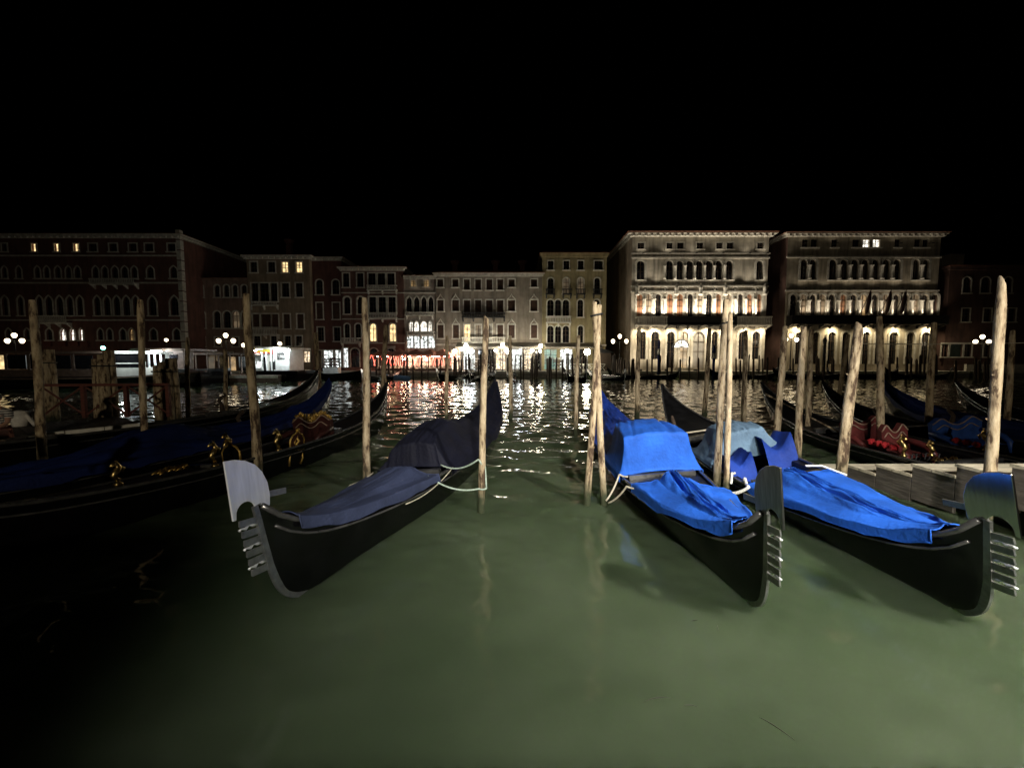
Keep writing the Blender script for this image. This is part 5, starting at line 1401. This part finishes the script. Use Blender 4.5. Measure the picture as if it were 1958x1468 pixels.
for (u, Y), hd, lab in FB:
    g = copy_tree(proto); g['label'] = lab; h = Vector((hd[0], hd[1], 0)).normalized()
    off = 3.6 if abs(h.x) < .7 else 0
    g.location = Vector(((u - CX) / F * Y, Y, 0)) - h * (off) ; g.location.y = Y; g.rotation_euler.z = math.atan2(h.y, h.x)
    if abs(h.x) < .7: g.location.y = Y - 1.2
bb = gondola('small bright blue boat moored before the red umbrellas', (at_y(786, 716, 49).x, 48.6), (.93, -.3), .42, 'gondolas at the far quay', hullm='blue_hull', iron=False)
tarp('boat_cover', 'blue canvas over the small boat before the red umbrellas', bb, [(4.6,.06,.9),(3,.3,1.0),(0,.4,1.1),(-3,.3,1.2),(-4.8,.06,1.7)], 'blue_hull', .03, 81., .3)
# motor boat with dark hull by the long stage
mbg = thing('work_boat', 'dark work boat moored below the white shop', 'boat', (at_y(640, 715, 49).x, 49, 0), .1)
P = []
for t in np.linspace(-1, 1, 13):
    wv = 1.0*(1 - abs(t)**3*.75); P.append([(3.2*t, wv, .75 + .35*max(0, t)**2), (3.2*t, wv*.75, -.2), (3.2*t, -wv*.75, -.2), (3.2*t, -wv, .75 + .35*max(0, t)**2)])
MB().grid(P).build('hull', 'lacquer', mbg, True); MB().grid([[r[0][:2] + (r[0][2] - .1,), r[3][:2] + (r[3][2] - .1,)] for r in P]).build('deck', 'cabin_brown', mbg); MB().box((-1.2, -.6, .66), (.6, .6, 1.5)).build('wheelhouse', 'cabin_white', mbg)

# ------------------------------------------------------------------ seated person at the left edge
def person():
    g = thing('person', 'person in a black and white striped top sitting at the left edge', 'person', at_y(4, 905, 8.6), math.radians(20))
    g.location.z = .42
    def skin(name, verts, edges, radii, mt, parent, lv=2):
        me = bpy.data.meshes.new(name); me.from_pydata(verts, edges, []); o = bpy.data.objects.new(name, me); COL.objects.link(o); o.parent = parent
        me.materials.append(MATS[mt]); md = o.modifiers.new('skin', 'SKIN'); md.use_smooth_shade = True
        for i, r in enumerate(radii): me.skin_vertices[0].data[i].radius = (r, r)
        me.skin_vertices[0].data[0].use_root = True
        s = o.modifiers.new('sub', 'SUBSURF'); s.levels = s.render_levels = lv
        return o
    V = [(0,0,.45),(0,0,.62),(0,.02,.82),(0,.0,.95),(0,-.03,1.03),(0,-.05,1.16),
         (-.19,0,.90),(-.24,-.1,.66),(-.12,-.3,.56),(.19,0,.90),(.24,-.12,.66),(.14,-.32,.55),
         (-.1,-.05,.43),(-.15,-.45,.48),(-.14,-.5,.06),(-.14,-.62,.02),(.1,-.05,.43),(.15,-.45,.48),(.14,-.5,.06),(.14,-.62,.02)]
    E = [(0,1),(1,2),(2,3),(3,4),(4,5),(3,6),(6,7),(7,8),(3,9),(9,10),(10,11),(0,12),(12,13),(13,14),(14,15),(0,16),(16,17),(17,18),(18,19)]
    R = [.13,.125,.14,.1,.055,.06,.065,.045,.035,.065,.045,.035,.1,.07,.045,.035,.1,.07,.045,.035]
    body = skin('body', V, E, R, 'skin', g)
    top = skin('striped_top', [(0,0,.42),(0,0,.62),(0,.02,.82),(0,.0,.93),(-.2,0,.89),(-.235,-.07,.74),(.2,0,.89),(.235,-.08,.74)], [(0,1),(1,2),(2,3),(3,4),(4,5),(3,6),(6,7)], [.155,.145,.16,.1,.085,.07,.085,.07], 'striped_jersey', g)
    sh = skin('shorts', [(0,0,.4),(-.1,-.06,.43),(-.15,-.4,.48),(.1,-.06,.43),(.15,-.4,.48)], [(0,1),(1,2),(0,3),(3,4)], [.15,.12,.085,.12,.085], 'shorts', g)
    m = MB(); m.ball((0,-.06,1.2), .1, 16, 12, 1.22); m.ball((0,-.165,1.19), .018, 6, 5); 
    for s in (-1, 1): m.ball((s*.1,-.05,1.19), .022, 6, 5)
    m.tube([(-.03,-.155,1.135),(0,-.16,1.13),(.03,-.155,1.135)], .008, 5); m.build('head', 'skin', g, True)
    m = MB()
    for s in (-1, 1): m.ball((s*.035,-.15,1.215), .011, 6, 5)
    m.build('eyes', 'hair', g, True)
    m = MB(); m.ball((0,-.035,1.235), .112, 16, 10, 1.12); m.build('hair', 'hair', g, True)
    for s, hx, hy in ((-1, -.12, -.3), (1, .14, -.32)):
        m = MB()
        for k in range(4): m.tube([(hx + s*(-.03+.02*k), hy, .55), (hx + s*(-.03+.02*k), hy-.07+.006*abs(k-1), .545), (hx + s*(-.03+.02*k), hy-.115+.01*abs(k-1), .52)], [.011,.01,.008], 6)
        m.tube([(hx - s*.03, hy+.02, .55), (hx - s*.065, hy-.02, .55), (hx - s*.07, hy-.055, .54)], [.013,.011,.009], 6); m.build('hand', 'skin', g, True)
    MB().box((-.3, -.3, .0), (.3, .25, .31)).build('box_seat', 'wood_dark', g)
person()
# eelgrass drifting
random.seed(4)
for u, v, a, L_, lab in ((1258,1338,.15,.14,'longest curved strand of eelgrass floating at the bottom'), (1485,1392,-.9,.13,'straight strand of eelgrass near the bottom right'), (1328,1186,.2,.05,'short scrap of eelgrass below the blue covered bow'), (1373,1200,1.2,.05,'bent scrap of eelgrass right of the short one'), (1320,1349,-.1,.06,'small scrap of eelgrass beside the longest strand')):
    c = at_z(u, v, .012); m = MB(); m.tube([(math.cos(a)*L_*t*.8, math.sin(a)*L_*t*.8 + .16*L_*(1 - t*t), 0) for t in np.linspace(-1, 1, 9)], [.001,.002,.003,.004,.004,.004,.003,.002,.001], 5)
    tag(m.build('eelgrass', 'weed', None, True, c), lab, 'seaweed')

# ------------------------------------------------------------------ the quay lamp behind the camera that lights the boats
LP = Vector((6.3, -.6, 6.9))
g = thing('quay_floodlamp', 'tall shaded quay lamp behind the viewer, outside the photograph', 'lamp post', (LP.x, -2.4, 1.05))
MB().lathe([(.16,0),(.16,.3),(.08,.5),(.06,6.0)], (0,0,0), 10).build('post', 'iron', g, True)
MB().tube([(0,0,5.8),(0,.6,6.15),(0,1.8,6.25)], .04, 6).build('arm', 'iron', g, True)
MB().lathe([(.36,-.04),(.34,.12),(.1,.3)], (0,1.8,6.03), 14).build('shade', 'iron', g, True)
light('quay_lamp_light', 'SPOT', (0, 1.8, 5.94), 7600, (1.0, .94, .83), g, .2, (-2.6, 9.2, -1.05), 76, 1.0)
g = thing('quay_floodlamp', 'second tall shaded quay lamp behind the viewer, nearer the middle, outside the photograph', 'lamp post', (1.8, -9.4, 1.05), 0, 'quay lamps behind the viewer')
MB().lathe([(.16,0),(.16,.3),(.08,.5),(.06,6.0)], (0,0,0), 10).build('post', 'iron', g, True)
MB().tube([(0,0,5.8),(0,.6,6.15),(0,1.8,6.25)], .04, 6).build('arm', 'iron', g, True)
MB().lathe([(.36,-.04),(.34,.12),(.1,.3)], (0,1.8,6.03), 14).build('shade', 'iron', g, True)
light('quay_lamp_light', 'SPOT', (0, 1.8, 5.88), 15500, (1.0, .95, .85), g, .3, (0.3, 15.8, -1.05), 50, 1.0)
g = thing('added_quay_lamp', 'distant lamp added to brighten the left poles, on the near quay far behind the viewer, outside the photograph', 'lamp post', (-1.5, -17, 1.05))
MB().lathe([(.16,0),(.16,.3),(.08,.5),(.06,3.6)], (0,0,0), 10).build('post', 'iron', g, True)
MB().lathe([(.06,3.6),(.16,3.62),(.16,3.66),(.05,3.68)], (0,0,0), 10).build('collar', 'iron', g, True)
light('left_pole_fill', 'POINT', (0, 0, 4.0), 3800, (1.0, .86, .62), g, .25)  # unseen lamp without a globe, added to lift the left poles
